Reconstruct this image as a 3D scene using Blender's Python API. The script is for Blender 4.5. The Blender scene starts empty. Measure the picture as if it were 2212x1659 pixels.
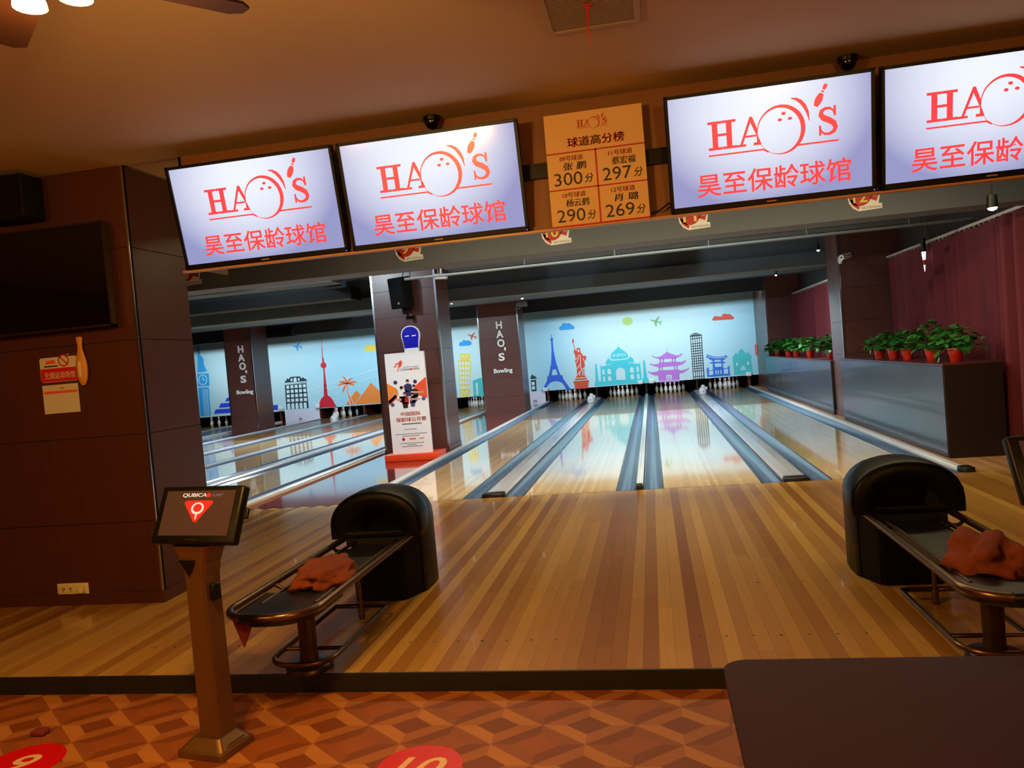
import bpy, bmesh, math, random
from mathutils import Vector, Matrix
from mathutils.geometry import tessellate_polygon
R = math.radians
S = bpy.context.scene
COL = S.collection
# ------------------------------------------------------------------ camera, world, exposure, big lights
cam = bpy.data.cameras.new('camera'); co = bpy.data.objects.new('camera', cam); COL.objects.link(co)
cam.sensor_width = 36.0; cam.lens = 1685.05 / 2212 * 36.0; cam.clip_start = .05; cam.clip_end = 100
co.matrix_world = Matrix.Translation((0.25034, -9.05825, 1.62558)) @ Matrix.Rotation(0.17884, 4, 'Z') @ Matrix.Rotation(1.539288, 4, 'X') @ Matrix.Rotation(-0.08529, 4, 'Z')
S.camera = co
W = bpy.data.worlds.new('world'); S.world = W; W.use_nodes = True
W.node_tree.nodes['Background'].inputs[0].default_value = (.02, .022, .03, 1)
W.node_tree.nodes['Background'].inputs[1].default_value = .25
S.view_settings.view_transform = 'Standard'; S.view_settings.look = 'None'
S.view_settings.exposure = 0.0; S.view_settings.gamma = 1.0; S.view_settings.use_curve_mapping = False
try:
    S.cycles.use_denoising = True; S.cycles.max_bounces = 8; S.cycles.caustics_reflective = False; S.cycles.caustics_refractive = False
    S.cycles.sample_clamp_indirect = 6.0
except Exception: pass

def light(kind, name, loc, power, color, rot=(0, 0, 0), size=None, radius=None, spot=None):
    l = bpy.data.lights.new(name, kind); l.energy = power; l.color = color
    if kind == 'AREA':
        l.shape = 'RECTANGLE'; l.size, l.size_y = size
    elif radius: l.shadow_soft_size = radius
    if spot: l.spot_size = R(spot[0]); l.spot_blend = spot[1]
    o = bpy.data.objects.new(name, l); o.location = loc; o.rotation_euler = rot; COL.objects.link(o)
    return o
COOL = (.80, .93, 1.0); WARM = (1.0, .52, .12)
# wall-washing tubes above the far end of the lanes, hidden by the bulkhead
for x, w, p in ((.3, 7.6, 88), (-11.2, 12.5, 122)):
    l_ = light('AREA', 'mural_tube_light', (x, 16.5, 3.3), p, COOL, (R(48), 0, 0), (w, .12)); l_.data.spread = R(115)
# cool lamps above the lanes, behind the beams
light('AREA', 'lane_lamp', (.3, 9.6, 3.5), 520, COOL, (0, 0, 0), (6, .4))
light('AREA', 'lane_lamp', (-8.5, 9.6, 3.5), 700, COOL, (0, 0, 0), (8, .4))
light('AREA', 'lane_lamp', (-.7, 1.05, 3.95), 300, (1, .95, .84), (0, 0, 0), (5.6, .3))
for x, y, w in ((-5.9, 1.25, 260), (1.2, 1.25, 40), (-11, 3, 60), (-8, 5.35, 60), (1.5, 5.35, 55), (-8, 9.0, 60), (1, 9.0, 50), (-9, 13, 60), (1, 13, 45)):
    light('POINT', 'hall_lamp_and_fill', (x, y, 3.95 if y < 5 else 4.15), w, COOL, radius=.12)  # unseen fill added for the hall ceiling and beams; the first lights the pillar
light('AREA', 'approach_fill_light', (.6, -1.4, 3.25), 140, (1.0, .82, .44), (R(12), 0, 0), (6.5, .25))  # unseen warm fill added behind the header to brighten the approach floor
# warm lamps of the seating area (the ceiling fan in view, two more behind the camera)
FAN = (-1.43, -7.02); FANW = 68
light('POINT', 'seating_lamp_light', (2.3, -10.6, 2.75), 220, WARM, radius=.15)
light('POINT', 'seating_lamp_light', (-3.6, -9.6, 2.75), 145, WARM, radius=.15)

# ------------------------------------------------------------------ materials
def lin(h):
    c = [int(h[i:i + 2], 16) / 255 for i in (0, 2, 4)]
    return tuple(x / 12.92 if x <= .04045 else ((x + .055) / 1.055) ** 2.4 for x in c) + (1,)
M = {}
def mat(name, col, rough=.5, metal=0, coat=0, emit=0, noise=0, nscale=8, stretch=(1, 1, 1), bump=0, spec=None):
    m = bpy.data.materials.new(name); m.use_nodes = True; nt = m.node_tree; b = nt.nodes['Principled BSDF']
    c = lin(col) if isinstance(col, str) else tuple(col) + (1,)
    b.inputs['Base Color'].default_value = c; b.inputs['Roughness'].default_value = rough; b.inputs['Metallic'].default_value = metal
    b.inputs['Coat Weight'].default_value = coat; b.inputs['Coat Roughness'].default_value = .05
    if spec is not None: b.inputs['Specular IOR Level'].default_value = spec
    if emit: b.inputs['Emission Color'].default_value = c; b.inputs['Emission Strength'].default_value = emit
    if noise or bump:
        tc = nt.nodes.new('ShaderNodeTexCoord'); mp = nt.nodes.new('ShaderNodeMapping'); mp.inputs['Scale'].default_value = stretch
        n = nt.nodes.new('ShaderNodeTexNoise'); n.inputs['Scale'].default_value = nscale; n.inputs['Detail'].default_value = 5
        nt.links.new(tc.outputs['Object'], mp.inputs[0]); nt.links.new(mp.outputs[0], n.inputs[0])
        if noise:
            r = nt.nodes.new('ShaderNodeMix'); r.data_type = 'RGBA'
            r.inputs[6].default_value = tuple(x * (1 - noise) for x in c[:3]) + (1,); r.inputs[7].default_value = tuple(min(1, x * (1 + noise)) for x in c[:3]) + (1,)
            nt.links.new(n.outputs[0], r.inputs[0]); nt.links.new(r.outputs[2], b.inputs['Base Color'])
        if bump:
            bp = nt.nodes.new('ShaderNodeBump'); bp.inputs['Strength'].default_value = bump; bp.inputs['Distance'].default_value = .02
            nt.links.new(n.outputs[0], bp.inputs['Height']); nt.links.new(bp.outputs[0], b.inputs['Normal'])
    M[name] = m; return m

class G:
    """tiny node-graph helper"""
    def __init__(s, m): s.nt = m.node_tree; s.b = s.nt.nodes['Principled BSDF']
    def n(s, t, **k):
        x = s.nt.nodes.new(t)
        for a, v in k.items(): setattr(x, a, v)
        return x
    def l(s, a, b): s.nt.links.new(a, b)
    def m(s, op, a, b=None, c=None):
        x = s.n('ShaderNodeMath', operation=op)
        for i, v in enumerate((a, b, c)):
            if v is None: continue
            if isinstance(v, (int, float)): x.inputs[i].default_value = v
            else: s.l(v, x.inputs[i])
        return x.outputs[0]
    def mix(s, f, a, b):
        x = s.n('ShaderNodeMix', data_type='RGBA')
        for i, v in ((0, f), (6, a), (7, b)):
            if isinstance(v, (int, float, tuple)): x.inputs[i].default_value = v
            else: s.l(v, x.inputs[i])
        return x.outputs[2]
    def xyz(s):
        g = s.n('ShaderNodeNewGeometry'); q = s.n('ShaderNodeSeparateXYZ'); s.l(g.outputs['Position'], q.inputs[0]); return q.outputs

def boards(name, dark, light_, width, rough, coat, spec=None):
    m = mat(name, dark, rough, coat=coat, spec=spec); g = G(m); x, y, z = g.xyz()
    u = g.m('DIVIDE', x, width); fl = g.m('FLOOR', u)
    w1 = g.n('ShaderNodeTexWhiteNoise', noise_dimensions='1D'); g.l(fl, w1.inputs['W'])
    # every board is cut into lengths
    yy = g.m('FLOOR', g.m('ADD', g.m('DIVIDE', y, 1.9), g.m('MULTIPLY', w1.outputs[0], 7)))
    cv = g.n('ShaderNodeCombineXYZ'); g.l(fl, cv.inputs[0]); g.l(yy, cv.inputs[1])
    w2 = g.n('ShaderNodeTexWhiteNoise', noise_dimensions='2D'); g.l(cv.outputs[0], w2.inputs['Vector'])
    f = g.m('ADD', g.m('MULTIPLY', w1.outputs[0], .8), g.m('MULTIPLY', w2.outputs[0], .2))
    c = g.mix(f, lin(dark), lin(light_))
    n = g.n('ShaderNodeTexNoise'); n.inputs['Scale'].default_value = 1; n.inputs['Detail'].default_value = 4
    cv2 = g.n('ShaderNodeCombineXYZ'); g.l(g.m('MULTIPLY', x, 60), cv2.inputs[0]); g.l(g.m('MULTIPLY', y, 2.5), cv2.inputs[1]); g.l(cv2.outputs[0], n.inputs['Vector'])
    c = g.mix(g.m('MULTIPLY', n.outputs[0], .35), c, lin(dark))
    e = g.m('LESS_THAN', g.m('ABSOLUTE', g.m('SUBTRACT', g.m('FRACT', u), .5)), .49)
    c = g.mix(e, g.mix(.6, c, (.03, .012, .006, 1)), c)
    g.l(c, g.b.inputs['Base Color']); return m
boards('approach_wood', '8a5824', 'cca456', .085, .2, .25)
mp_ = boards('maple', 'd0a870', 'ecd2a2', .045, .09, .9)
g = G(mp_); x, y, z = g.xyz(); dry = g.n('ShaderNodeMapRange'); dry.inputs[1].default_value = 10.6; dry.inputs[2].default_value = 11.2; g.l(y, dry.inputs[0]); dry = dry.outputs[0]
bc = g.b.inputs['Base Color'].links[0].from_socket; g.l(g.mix(dry, bc, lin('6e4c1a')), g.b.inputs['Base Color'])
g.l(g.m('MULTIPLY_ADD', dry, .16, .08), g.b.inputs['Roughness']); g.l(g.m('MULTIPLY_ADD', dry, -.8, .9), g.b.inputs['Coat Weight']); g.l(g.m('MULTIPLY_ADD', dry, -.36, .5), g.b.inputs['Specular IOR Level'])
boards('ledge_wood', '7a5230', 'a87c4c', .05, .4, .1)

def parquet():
    m = mat('parquet', '8a4a20', .5, spec=.3); g = G(m); x, y, z = g.xyz()
    u = g.m('SUBTRACT', g.m('FRACT', g.m('ADD', g.m('DIVIDE', g.m('ADD', x, .17), .43), .5)), .5)
    v = g.m('SUBTRACT', g.m('FRACT', g.m('ADD', g.m('DIVIDE', g.m('ADD', y, 5.5), .36), .5)), .5)
    d = g.m('ADD', g.m('ABSOLUTE', u), g.m('ABSOLUTE', v))
    q = g.m('GREATER_THAN', g.m('MULTIPLY', u, v), 0)
    grain = g.n('ShaderNodeTexNoise'); grain.inputs['Scale'].default_value = 40; grain.inputs['Detail'].default_value = 5
    s1 = g.m('GREATER_THAN', d, .24); s2 = g.m('GREATER_THAN', d, .5); s3 = g.m('GREATER_THAN', d, .74)
    frame = g.mix(q, lin('a0602c'), lin('b47438')); dk = g.mix(q, lin('7a4018'), lin('8e4e20'))
    c = g.mix(s1, lin('7a3e18'), frame); c = g.mix(s2, c, dk); c = g.mix(s3, c, lin('96501f'))
    c = g.mix(g.m('MULTIPLY', grain.outputs[0], .35), c, lin('5a2c10'))
    g.l(c, g.b.inputs['Base Color'])
parquet()

def panel_wood(name, dark, lite, rough):
    m = mat(name, dark, rough); g = G(m)
    tc = g.n('ShaderNodeTexCoord'); mp = g.n('ShaderNodeMapping'); mp.inputs['Scale'].default_value = (30, 30, 1.5)
    n = g.n('ShaderNodeTexNoise'); n.inputs['Scale'].default_value = 2; n.inputs['Detail'].default_value = 6
    g.l(tc.outputs['Object'], mp.inputs[0]); g.l(mp.outputs[0], n.inputs[0])
    g.l(g.mix(n.outputs[0], lin(dark), lin(lite)), g.b.inputs['Base Color'])
    if name == 'table_wood': m.node_tree.nodes['Principled BSDF'].inputs['Specular IOR Level'].default_value = .18
panel_wood('dark_panel', '40201a', '502a22', .35)
panel_wood('pillar_panel', '52302c', '644039', .3)
panel_wood('table_wood', '260d12', '32141a', .6)

def mural_paper():
    m = mat('mural_paper', 'bfe6f2', .6); g = G(m); x, y, z = g.xyz()
    f = None     # the printed sky: deeper blue clouds of colour on a pale ground
    for cx, w in ((-10.4, 3.0), (3.9, 1.7), (-3.4, 1.1), (-17.5, 1.0)):
        d = g.m('DIVIDE', g.m('SUBTRACT', x, cx), w); e = g.m('POWER', 2.718, g.m('MULTIPLY', g.m('MULTIPLY', d, d), -1))
        f = e if f is None else g.m('ADD', f, e)
    g.l(g.mix(g.m('MINIMUM', f, 1), lin('cdeef5'), lin('a2d9f0')), g.b.inputs['Base Color'])
mural_paper()

def screen_glow():
    m = mat('screen_glow', '000000', .12); g = G(m)
    tc = g.n('ShaderNodeTexCoord'); q = g.n('ShaderNodeSeparateXYZ'); g.l(tc.outputs['Object'], q.inputs[0])
    a = g.m('MULTIPLY', g.m('POWER', g.m('DIVIDE', g.m('SUBTRACT', q.outputs[0], -.05), .70), 2), 1)
    b = g.m('POWER', g.m('DIVIDE', g.m('SUBTRACT', q.outputs[2], .25), .62), 2)
    f = g.m('MINIMUM', g.m('ADD', a, b), 1)
    g.l(g.mix(f, (.86, .90, 1, 1), (.30, .31, .56, 1)), g.b.inputs['Emission Color']); g.b.inputs['Emission Strength'].default_value = 1.05
screen_glow()
mat('screen_red', (.95, .055, .07), .3, emit=.95)
for n_, c_ in dict(blue='2f66e0', coral='d9503c', turq='48d2e2', sky='2aa2ee', lime='b4e07c', slate='26404c', green='74b878', orchid='c47ee0', blue2='2f74e8', teal='4cc6cc', red='dc4a30', crimson='d01c34', orange2='ee7a44', orange='f08a3a', yellow='f0d84a', azure='2aa8ee', royal='2e4ce0', pale='d8f0f8', ice='d2eff8').items():
    mat('print_' + n_, c_, .6)
mat('white_plastic', 'e6e8ea', .4); mat('white_paper', 'e8e4da', .6); mat('off_white', 'c8c4bc', .5)
mat('ceiling_paint', 'b8a27c', .8, noise=.04, nscale=1.5)
mat('vent_white', 'a89a7c', .5); mat('vent_dark', '3a2f22', .8); mat('lip_trim', 'b9834a', .4)
mat('fascia', '7a4a28', .55, noise=.06, nscale=2)
mat('black', '0a0909', .4, spec=.25); mat('black_matte', '0b0a0a', .8, spec=.2); mat('black_gloss', '060505', .06, coat=.6)
mat('step_black', '0a0807', .6)
mat('beam_paint', '4c555b', .7, noise=.1, nscale=2); mat('beam_dark', '22262b', .7); mat('slab_paint', '5a6266', .8, noise=.12, nscale=1)
mat('pipe_grey', '6c7676', .45); mat('duct_grey', '6c7678', .5)
mat('header_dark', '5a6274', .6)
mat('gutter_blue', '3f5068', .16, spec=.7); mat('gutter_edge', '26303f', .3)
mat('cap_grey', '989898', .25, coat=.3); mat('cap_white', 'c4c6c6', .25, coat=.3); mat('rubber', '131417', .3)
mat('steel_trim', 'c8c8c8', .18, metal=1); mat('joint', '1c0d0a', .6)
mat('pin_white', 'dcdad6', .15, coat=.4); mat('pin_red', 'c02a22', .3)
mat('shell_black', '060608', .4, spec=.13); mat('shell_inside', '020202', .9); mat('tray_black', '17171c', .4)
mat('bronze', '6a5038', .28, metal=.9); mat('bronze_dark', '4a3a2c', .35, metal=.8)
mat('towel', '7a3414', .95, noise=.25, nscale=14, bump=.5); mat('towel_red', '6a1c14', .95)
mat('console_metal', '7c5c38', .42, metal=.75); mat('console_screen', (.05, .028, .02), .2, emit=.35)
mat('logo_red', (.8, .02, .012), .3, emit=.75); mat('logo_silver', (.55, .52, .66), .3, emit=.7); mat('logo_dim', (.08, .06, .09), .3, emit=.7)
mat('curtain_red', '560c1a', .85, noise=.15, nscale=3); mat('rail_beige', 'b0aaa0', .4)
mat('cabinet_grey', '343a46', .28, coat=.25); mat('cabinet_end', '160b0a', .45); mat('cabinet_top', '4a2426', .3)
mat('pot_red', 'd02a12', .35); mat('pot_rim', 'c8a8a0', .4); mat('soil', '1a100a', .9)
mat('leaf', '2c6a26', .35, noise=.4, nscale=14); mat('leaf_yellow', 'b8b020', .4); mat('stem', '5a8a3a', .5)
mat('board_paper', 'd8b080', .7); mat('ink_red', 'b01420', .6); mat('ink_black', '1a0c08', .6)
mat('wood_gold', 'c88a3a', .5, noise=.1, nscale=20); mat('outlet', 'd8cba8', .4)
mat('sign_red', 'c01410', .5); mat('floor_red', 'c80808', .35); mat('floor_cream', 'd8b888', .4)
mat('walk_red', '7a2a26', .12, coat=.8, noise=.1, nscale=6); mat('hazard_yellow', 'c0a83a', .4); mat('hazard_black', '20201c', .4)
mat('stand_orange', 'e8481c', .4); mat('print_white', 'eceef4', .5); mat('pin_blue', '1414b4', .3); mat('print_purple', '5a4a8a', .6); mat('print_skin', 'c89a80', .6); mat('print_navy', '28285a', .6); mat('print_grey', '70707a', .6)
mat('print_amber', 'f08a28', .6); mat('print_vermilion', 'e8502c', .6)
mat('lane_num_yellow', 'e8e060', .5); mat('letter_white', 'f0f0f0', .3)
mat('fan_wood', '2c140a', .65, spec=.2); mat('fan_metal', '5a4428', .3, metal=.9)
mat('lamp_glow', (1, .62, .26), .4, emit=45); mat('spot_glow', (.9, .95, 1), .4, emit=4); mat('day_glow', (.85, .9, 1), .4, emit=1.6)
mat('wall_dark', '2a1a16', .6); mat('pit_dark', '0a0a0c', .8); mat('kick_brown', '5a2a20', .5)
mat('white_panel', 'd4dcf0', .5); mat('ribbon', 'b8140c', .6); mat('led_blue', (.1, .1, 1), .4, emit=2); mat('gold_badge', 'b8923a', .4)

# ------------------------------------------------------------------ mesh helpers
class MB:
    def __init__(s): s.v = []; s.f = []; s.mi = []; s.sm = []; s.mats = []; s.mk = 0
    def m(s, name):
        if name not in s.mats: s.mats.append(name)
        s.mk = s.mats.index(name); return s
    def add(s, v, f, smooth=False):
        o = len(s.v); s.v += [tuple(p) for p in v]
        for q in f: s.f.append([i + o for i in q]); s.mi.append(s.mk); s.sm.append(smooth)
        return s
    def box(s, x0, x1, y0, y1, z0, z1, mx=None):
        v = [Vector((x, y, z)) for z in (z0, z1) for y in (y0, y1) for x in (x0, x1)]
        if mx is not None: v = [mx @ p for p in v]
        return s.add(v, [(0, 2, 3, 1), (4, 5, 7, 6), (0, 1, 5, 4), (2, 6, 7, 3), (0, 4, 6, 2), (1, 3, 7, 5)])
    def rbox(s, x0, x1, y0, y1, z0, z1, b=.01, seg=2, mx=None):
        bm = bmesh.new(); v = [bm.verts.new((x, y, z)) for z in (z0, z1) for y in (y0, y1) for x in (x0, x1)]
        for q in [(0, 2, 3, 1), (4, 5, 7, 6), (0, 1, 5, 4), (2, 6, 7, 3), (0, 4, 6, 2), (1, 3, 7, 5)]: bm.faces.new([v[i] for i in q])
        b = min(b, .49 * min(abs(x1 - x0), abs(y1 - y0), abs(z1 - z0)))
        bmesh.ops.bevel(bm, geom=bm.edges[:], offset=b, segments=seg, profile=.5, affect='EDGES')
        return s.bm(bm, mx, seg > 1)
    def bm(s, bm, mx=None, smooth=False):
        bm.verts.index_update()
        vv = [(mx @ q.co if mx is not None else q.co.copy()) for q in bm.verts]
        s.add(vv, [[q.index for q in f.verts] for f in bm.faces], smooth); bm.free(); return s
    def cyl(s, p, q, r, r2=None, n=16, caps=True, smooth=True):
        p = Vector(p); q = Vector(q); r2 = r if r2 is None else r2; d = (q - p).normalized()
        a = d.orthogonal().normalized(); b = d.cross(a); v = []
        for c, rr in ((p, r), (q, r2)):
            for i in range(n):
                t = 2 * math.pi * i / n; v.append(c + a * (rr * math.cos(t)) + b * (rr * math.sin(t)))
        s.add(v, [(i, (i + 1) % n, n + (i + 1) % n, n + i) for i in range(n)], smooth)
        if caps: s.add(v, [tuple(range(n))[::-1], tuple(range(n, 2 * n))])
        return s
    def lathe(s, prof, c=(0, 0, 0), n=20, mx=None, sx=1, sy=1):
        v = []; c = Vector(c)
        for r, z in prof:
            for i in range(n):
                t = 2 * math.pi * i / n; p = Vector((r * sx * math.cos(t), r * sy * math.sin(t), z))
                v.append((mx @ p if mx is not None else p) + c)
        f = []
        for k in range(len(prof) - 1):
            for i in range(n): f.append((k * n + i, k * n + (i + 1) % n, (k + 1) * n + (i + 1) % n, (k + 1) * n + i))
        s.add(v, f, True)
        s.add(v[:n], [tuple(range(n))[::-1]]); s.add(v[-n:], [tuple(range(n))]); return s
    def tube(s, pts, r, n=10, closed=False):
        pts = [Vector(p) for p in pts]; N = len(pts); v = []
        up = None
        for i in range(N):
            a = pts[(i - 1) % N] if (closed or i > 0) else pts[i]; b = pts[(i + 1) % N] if (closed or i < N - 1) else pts[i]
            d = (b - a).normalized()
            if up is None: up = d.orthogonal().normalized()
            up = (up - d * up.dot(d)).normalized(); w = d.cross(up)
            for k in range(n):
                t = 2 * math.pi * k / n; v.append(pts[i] + up * (r * math.cos(t)) + w * (r * math.sin(t)))
        f = []
        for i in range(N if closed else N - 1):
            j = (i + 1) % N
            for k in range(n): f.append((i * n + k, i * n + (k + 1) % n, j * n + (k + 1) % n, j * n + k))
        s.add(v, f, True)
        if not closed: s.add(v[:n], [tuple(range(n))[::-1]]); s.add(v[-n:], [tuple(range(n))])
        return s
    def poly(s, loops, P):
        """flat polygon with holes; loops of 2D points, P maps 2D -> 3D"""
        L = [[Vector((a, b, 0)) for a, b in l] for l in loops]; flat = [p for l in L for p in l]
        t = tessellate_polygon(L); fs = []
        for a, b, c in t:
            n = (flat[b] - flat[a]).cross(flat[c] - flat[a]).z
            if abs(n) < 1e-12: continue
            fs.append((a, b, c) if n > 0 else (a, c, b))
        return s.add([P(p.x, p.y) for p in flat], fs)
    def prism(s, loop, P, d):
        """extrude a 2D loop by vector d"""
        d = Vector(d); n = len(loop); A = [Vector(P(*q)) for q in loop]; B = [a + d for a in A]
        s.add(A + B, [(i, (i + 1) % n, n + (i + 1) % n, n + i) for i in range(n)])
        t = tessellate_polygon([[Vector((a, b, 0)) for a, b in loop]])
        s.add(A, [tuple(q) for q in t]); s.add(B, [tuple(q)[::-1] for q in t]); return s
    def text(s, body, P, x0, x1, z0, z1, off=0, depth=0, shear=0):
        v, f = glyphs(body, off, shear); xs = [p[0] for p in v]; ys = [p[1] for p in v]
        a, b, c, d = min(xs), max(xs), min(ys), max(ys)
        Q = [(x0 + (p[0] - a) / (b - a) * (x1 - x0), z0 + (p[1] - c) / (d - c) * (z1 - z0)) for p in v]
        if not depth: return s.add([P(*q) for q in Q], f)
        o = Vector(P(0, 0)); ex = Vector(P(1, 0)) - o; ez = Vector(P(0, 1)) - o; nn = ex.cross(ez).normalized() * depth; n = len(Q)
        A = [Vector(P(*q)) for q in Q]; s.add([p + nn for p in A], f); s.add(A, [q[::-1] for q in f])
        cnt = {}
        for q in f:
            for i in range(len(q)):
                e = (q[i], q[(i + 1) % len(q)]); cnt[e] = 1
        side = [(a_, b_, n + b_, n + a_) for (a_, b_) in cnt if (b_, a_) not in cnt]
        return s.add(A + [p + nn for p in A], side)
    def build(s, name, parent=None, loc=None, bevel=0):
        me = bpy.data.meshes.new(name); me.from_pydata(s.v, [], s.f)
        for q in s.mats: me.materials.append(M[q])
        me.polygons.foreach_set('material_index', s.mi); me.polygons.foreach_set('use_smooth', s.sm); me.validate(); me.update()
        if bevel:
            bm = bmesh.new(); bm.from_mesh(me); bmesh.ops.remove_doubles(bm, verts=bm.verts[:], dist=1e-5); bmesh.ops.recalc_face_normals(bm, faces=bm.faces[:])
            bmesh.ops.bevel(bm, geom=[e for e in bm.edges if len(e.link_faces) == 2 and e.calc_face_angle(0) > .5], offset=bevel, segments=2, profile=.5, affect='EDGES'); bm.to_mesh(me); bm.free()
        o = bpy.data.objects.new(name, me); COL.objects.link(o)
        if parent is not None: o.parent = parent
        if loc is not None: o.location = loc
        return o
_gc = {}
def glyphs(body, off, shear=0):
    k = (body, off, shear)
    if k not in _gc:
        c = bpy.data.curves.new('t', 'FONT'); c.body = body; c.offset = off; c.shear = shear; c.resolution_u = 4
        o = bpy.data.objects.new('t', c); me = bpy.data.meshes.new_from_object(o)
        _gc[k] = ([(p.co.x, p.co.y) for p in me.vertices], [tuple(q.vertices) for q in me.polygons])
        bpy.data.objects.remove(o); bpy.data.curves.remove(c); bpy.data.meshes.remove(me)
    return _gc[k]
def tag(o, label=None, cat=None, group=None, kind=None):
    if label: o['label'] = label
    if cat: o['category'] = cat
    if group: o['group'] = group
    if kind: o['kind'] = kind
    return o
def thing(name, label, cat, loc=(0, 0, 0), rz=0, group=None):
    o = bpy.data.objects.new(name, None); o.empty_display_size = .1; COL.objects.link(o); o.location = loc; o.rotation_euler = (0, 0, rz)
    return tag(o, label, cat, group)
def dup(r, loc, label=None, rz=None, scale=None):
    def cp(o, par):
        c = o.copy(); COL.objects.link(c)
        if par is not None: c.parent = par
        for ch in o.children: cp(ch, c)
        return c
    c = cp(r, None); c.location = loc
    if rz is not None: c.rotation_euler = (0, 0, rz)
    if scale: c.scale = (scale,) * 3
    if label: c['label'] = label
    return c
def box(name, m, *a, parent=None, bevel=0): return MB().m(m).box(*a).build(name, parent, bevel=bevel)
def struct(name, mb): return tag(mb.build(name), kind='structure')
def XZ(x0, y, z0): return lambda x, z: Vector((x0 + x, y, z0 + z))
def pw(mb, name, parent, bevel=0):
    """part given in world coordinates, stored relative to its (unrotated) parent"""
    L = parent.location; mb.v = [(a - L.x, b - L.y, c - L.z) for a, b, c in mb.v]
    return mb.build(name, parent, bevel=bevel)

# ================================================================== the setting
ZC = 3.33; YS = -5.11
mb = MB().m('approach_wood').box(-12.4, 4.8, YS, 0, -.3, 0).m('step_black').box(-3.4, 3.4, -.006, .0, -.001, .0006)
for c in (-2.69, -.85, .83, 2.68):           # inlaid approach dots, two rows on every lane
    for yy in (-3.70, -4.67):
        for i in range(-3, 4): mb.cyl((c + i * .146, yy, -.001), (c + i * .146, yy, .0005), .011 if i == 0 else .008, n=10, smooth=False)
struct('floor_approach', mb)
struct('floor_concourse', MB().m('parquet').box(-9, 5, -13, YS, -.3, -.1))
struct('trim_1', MB().m('step_black').box(-9, 5, YS - .012, YS + .004, -.0995, .001))
struct('floor_walkway', MB().m('walk_red').box(-5.06, -3.55, .02, 19.0, -.3, -.02))
struct('floor_walkway', MB().m('walk_red').box(-13.62, -12.30, .02, 19.0, -.3, -.02))
struct('floor_ledge', MB().m('ledge_wood').box(3.56, 4.8, 0, 19, -.3, -.004))
struct('floor_ledge', MB().m('ledge_wood').box(-5.19, -5.06, 0, 19, -.3, .004))
struct('floor_pit', MB().m('pit_dark').box(-21, 4.8, 19.45, 21, -.4, -.15))
mb = MB()
for i in range(14):
    mb.m('hazard_yellow' if i % 2 else 'hazard_black')
    x0 = -5.03 + i * .105
    mb.add([(x0, .05, -.018), (x0 + .105, .05, -.018), (x0 + .145, .16, -.018), (x0 + .04, .16, -.018)], [(0, 1, 2, 3)])
tag(mb.build('hazard_tape'), 'worn yellow and black hazard tape on the red walkway edge beside the lanes', 'tape')
struct('ceiling', MB().m('ceiling_paint').box(-9, 5, -13, -3.72, ZC, ZC + .2).box(-9, 5, -3.72, .3, ZC + .02, ZC + .2))
struct('ceiling_slab', MB().m('slab_paint').box(-21, 5, .3, 21, 4.5, 4.7))
struct('wall_rear', MB().m('ceiling_paint').box(-9, 5, -13.2, -13, -.1, ZC))
struct('wall_left', MB().m('dark_panel').box(-9.2, -9, -13, -3, -.3, ZC))
struct('wall_left_hall', MB().m('wall_dark').box(-21.2, -21, -3, 21, -.3, 4.6))
struct('wall_pit', MB().m('pit_dark').box(-21, 5, 20.9, 21, -.4, 4.6))
struct('wall_right', MB().m('wall_dark').box(4.8, 5, -13, 21, -.3, 4.6))
struct('wall_left_return', MB().m('wall_dark').box(-21, -5.1, -3.2, -3.1, -.3, 4.6))

# header wall carrying the screens
mb = MB().m('fascia').box(-3.08, 4.8, -3.72, -3.67, 2.505, ZC)
mb.m('lip_trim').box(-3.08, 4.8, -3.80, -3.745, 2.464, 2.478); mb.m('fascia').box(-3.08, -3.06, -3.72, -3.2, 2.505, ZC).box(-3.08, 4.8, -3.745, -3.72, 2.474, 2.51)
struct('wall_header', mb)
tag(box('mounting_rail', 'black', -3.0, 4.7, -3.77, -3.72, 2.83, 2.93), 'long black rail on the brown header, carrying the bright screens', 'rail')
# foul line beam with the lane numbers, and the hall's beams
struct('beam_foul_line', MB().m('header_dark').box(-20.9, 4.8, .3, .75, 2.87, 4.5))
struct('beam_hall', MB().m('beam_paint').box(-20.9, -5.3, 4.3, 4.8, 3.3, 4.5).box(-3.2, 4.8, 4.3, 4.8, 3.3, 4.5))
struct('beam_hall', MB().m('beam_paint').box(-20.9, 4.8, 7.9, 8.5, 3.03, 3.30).box(-20.9, 4.8, 8.05, 8.35, 3.3, 4.5))
struct('beam_hall', MB().m('beam_paint').box(-20.9, 4.8, 12.0, 12.5, 3.24, 4.5))
struct('added_shade_board', MB().m('beam_dark').box(-20.9, 4.8, 17.2, 17.22, 3.165, 4.5))  # added thin board, unseen, that shades the mural top from the tube light
struct('beam_bulkhead', MB().m('beam_dark').box(-20.9, 4.8, 16.0, 16.25, 3.085, 4.5))

def panelled(mb, wood, x0, x1, y0, y1, z0, z1, joints, g=.006):
    """a clad pillar: core plus panels with open joints"""
    mb.m('joint').box(x0 + .008, x1 - .008, y0 + .008, y1 - .008, z0, z1); mb.m(wood)
    zs = [z0] + [j for j in joints if z0 < j < z1] + [z1]
    for a, b in zip(zs, zs[1:]): mb.box(x0, x1, y0, y1, a + g / 2, b - g / 2)
    return mb
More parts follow.
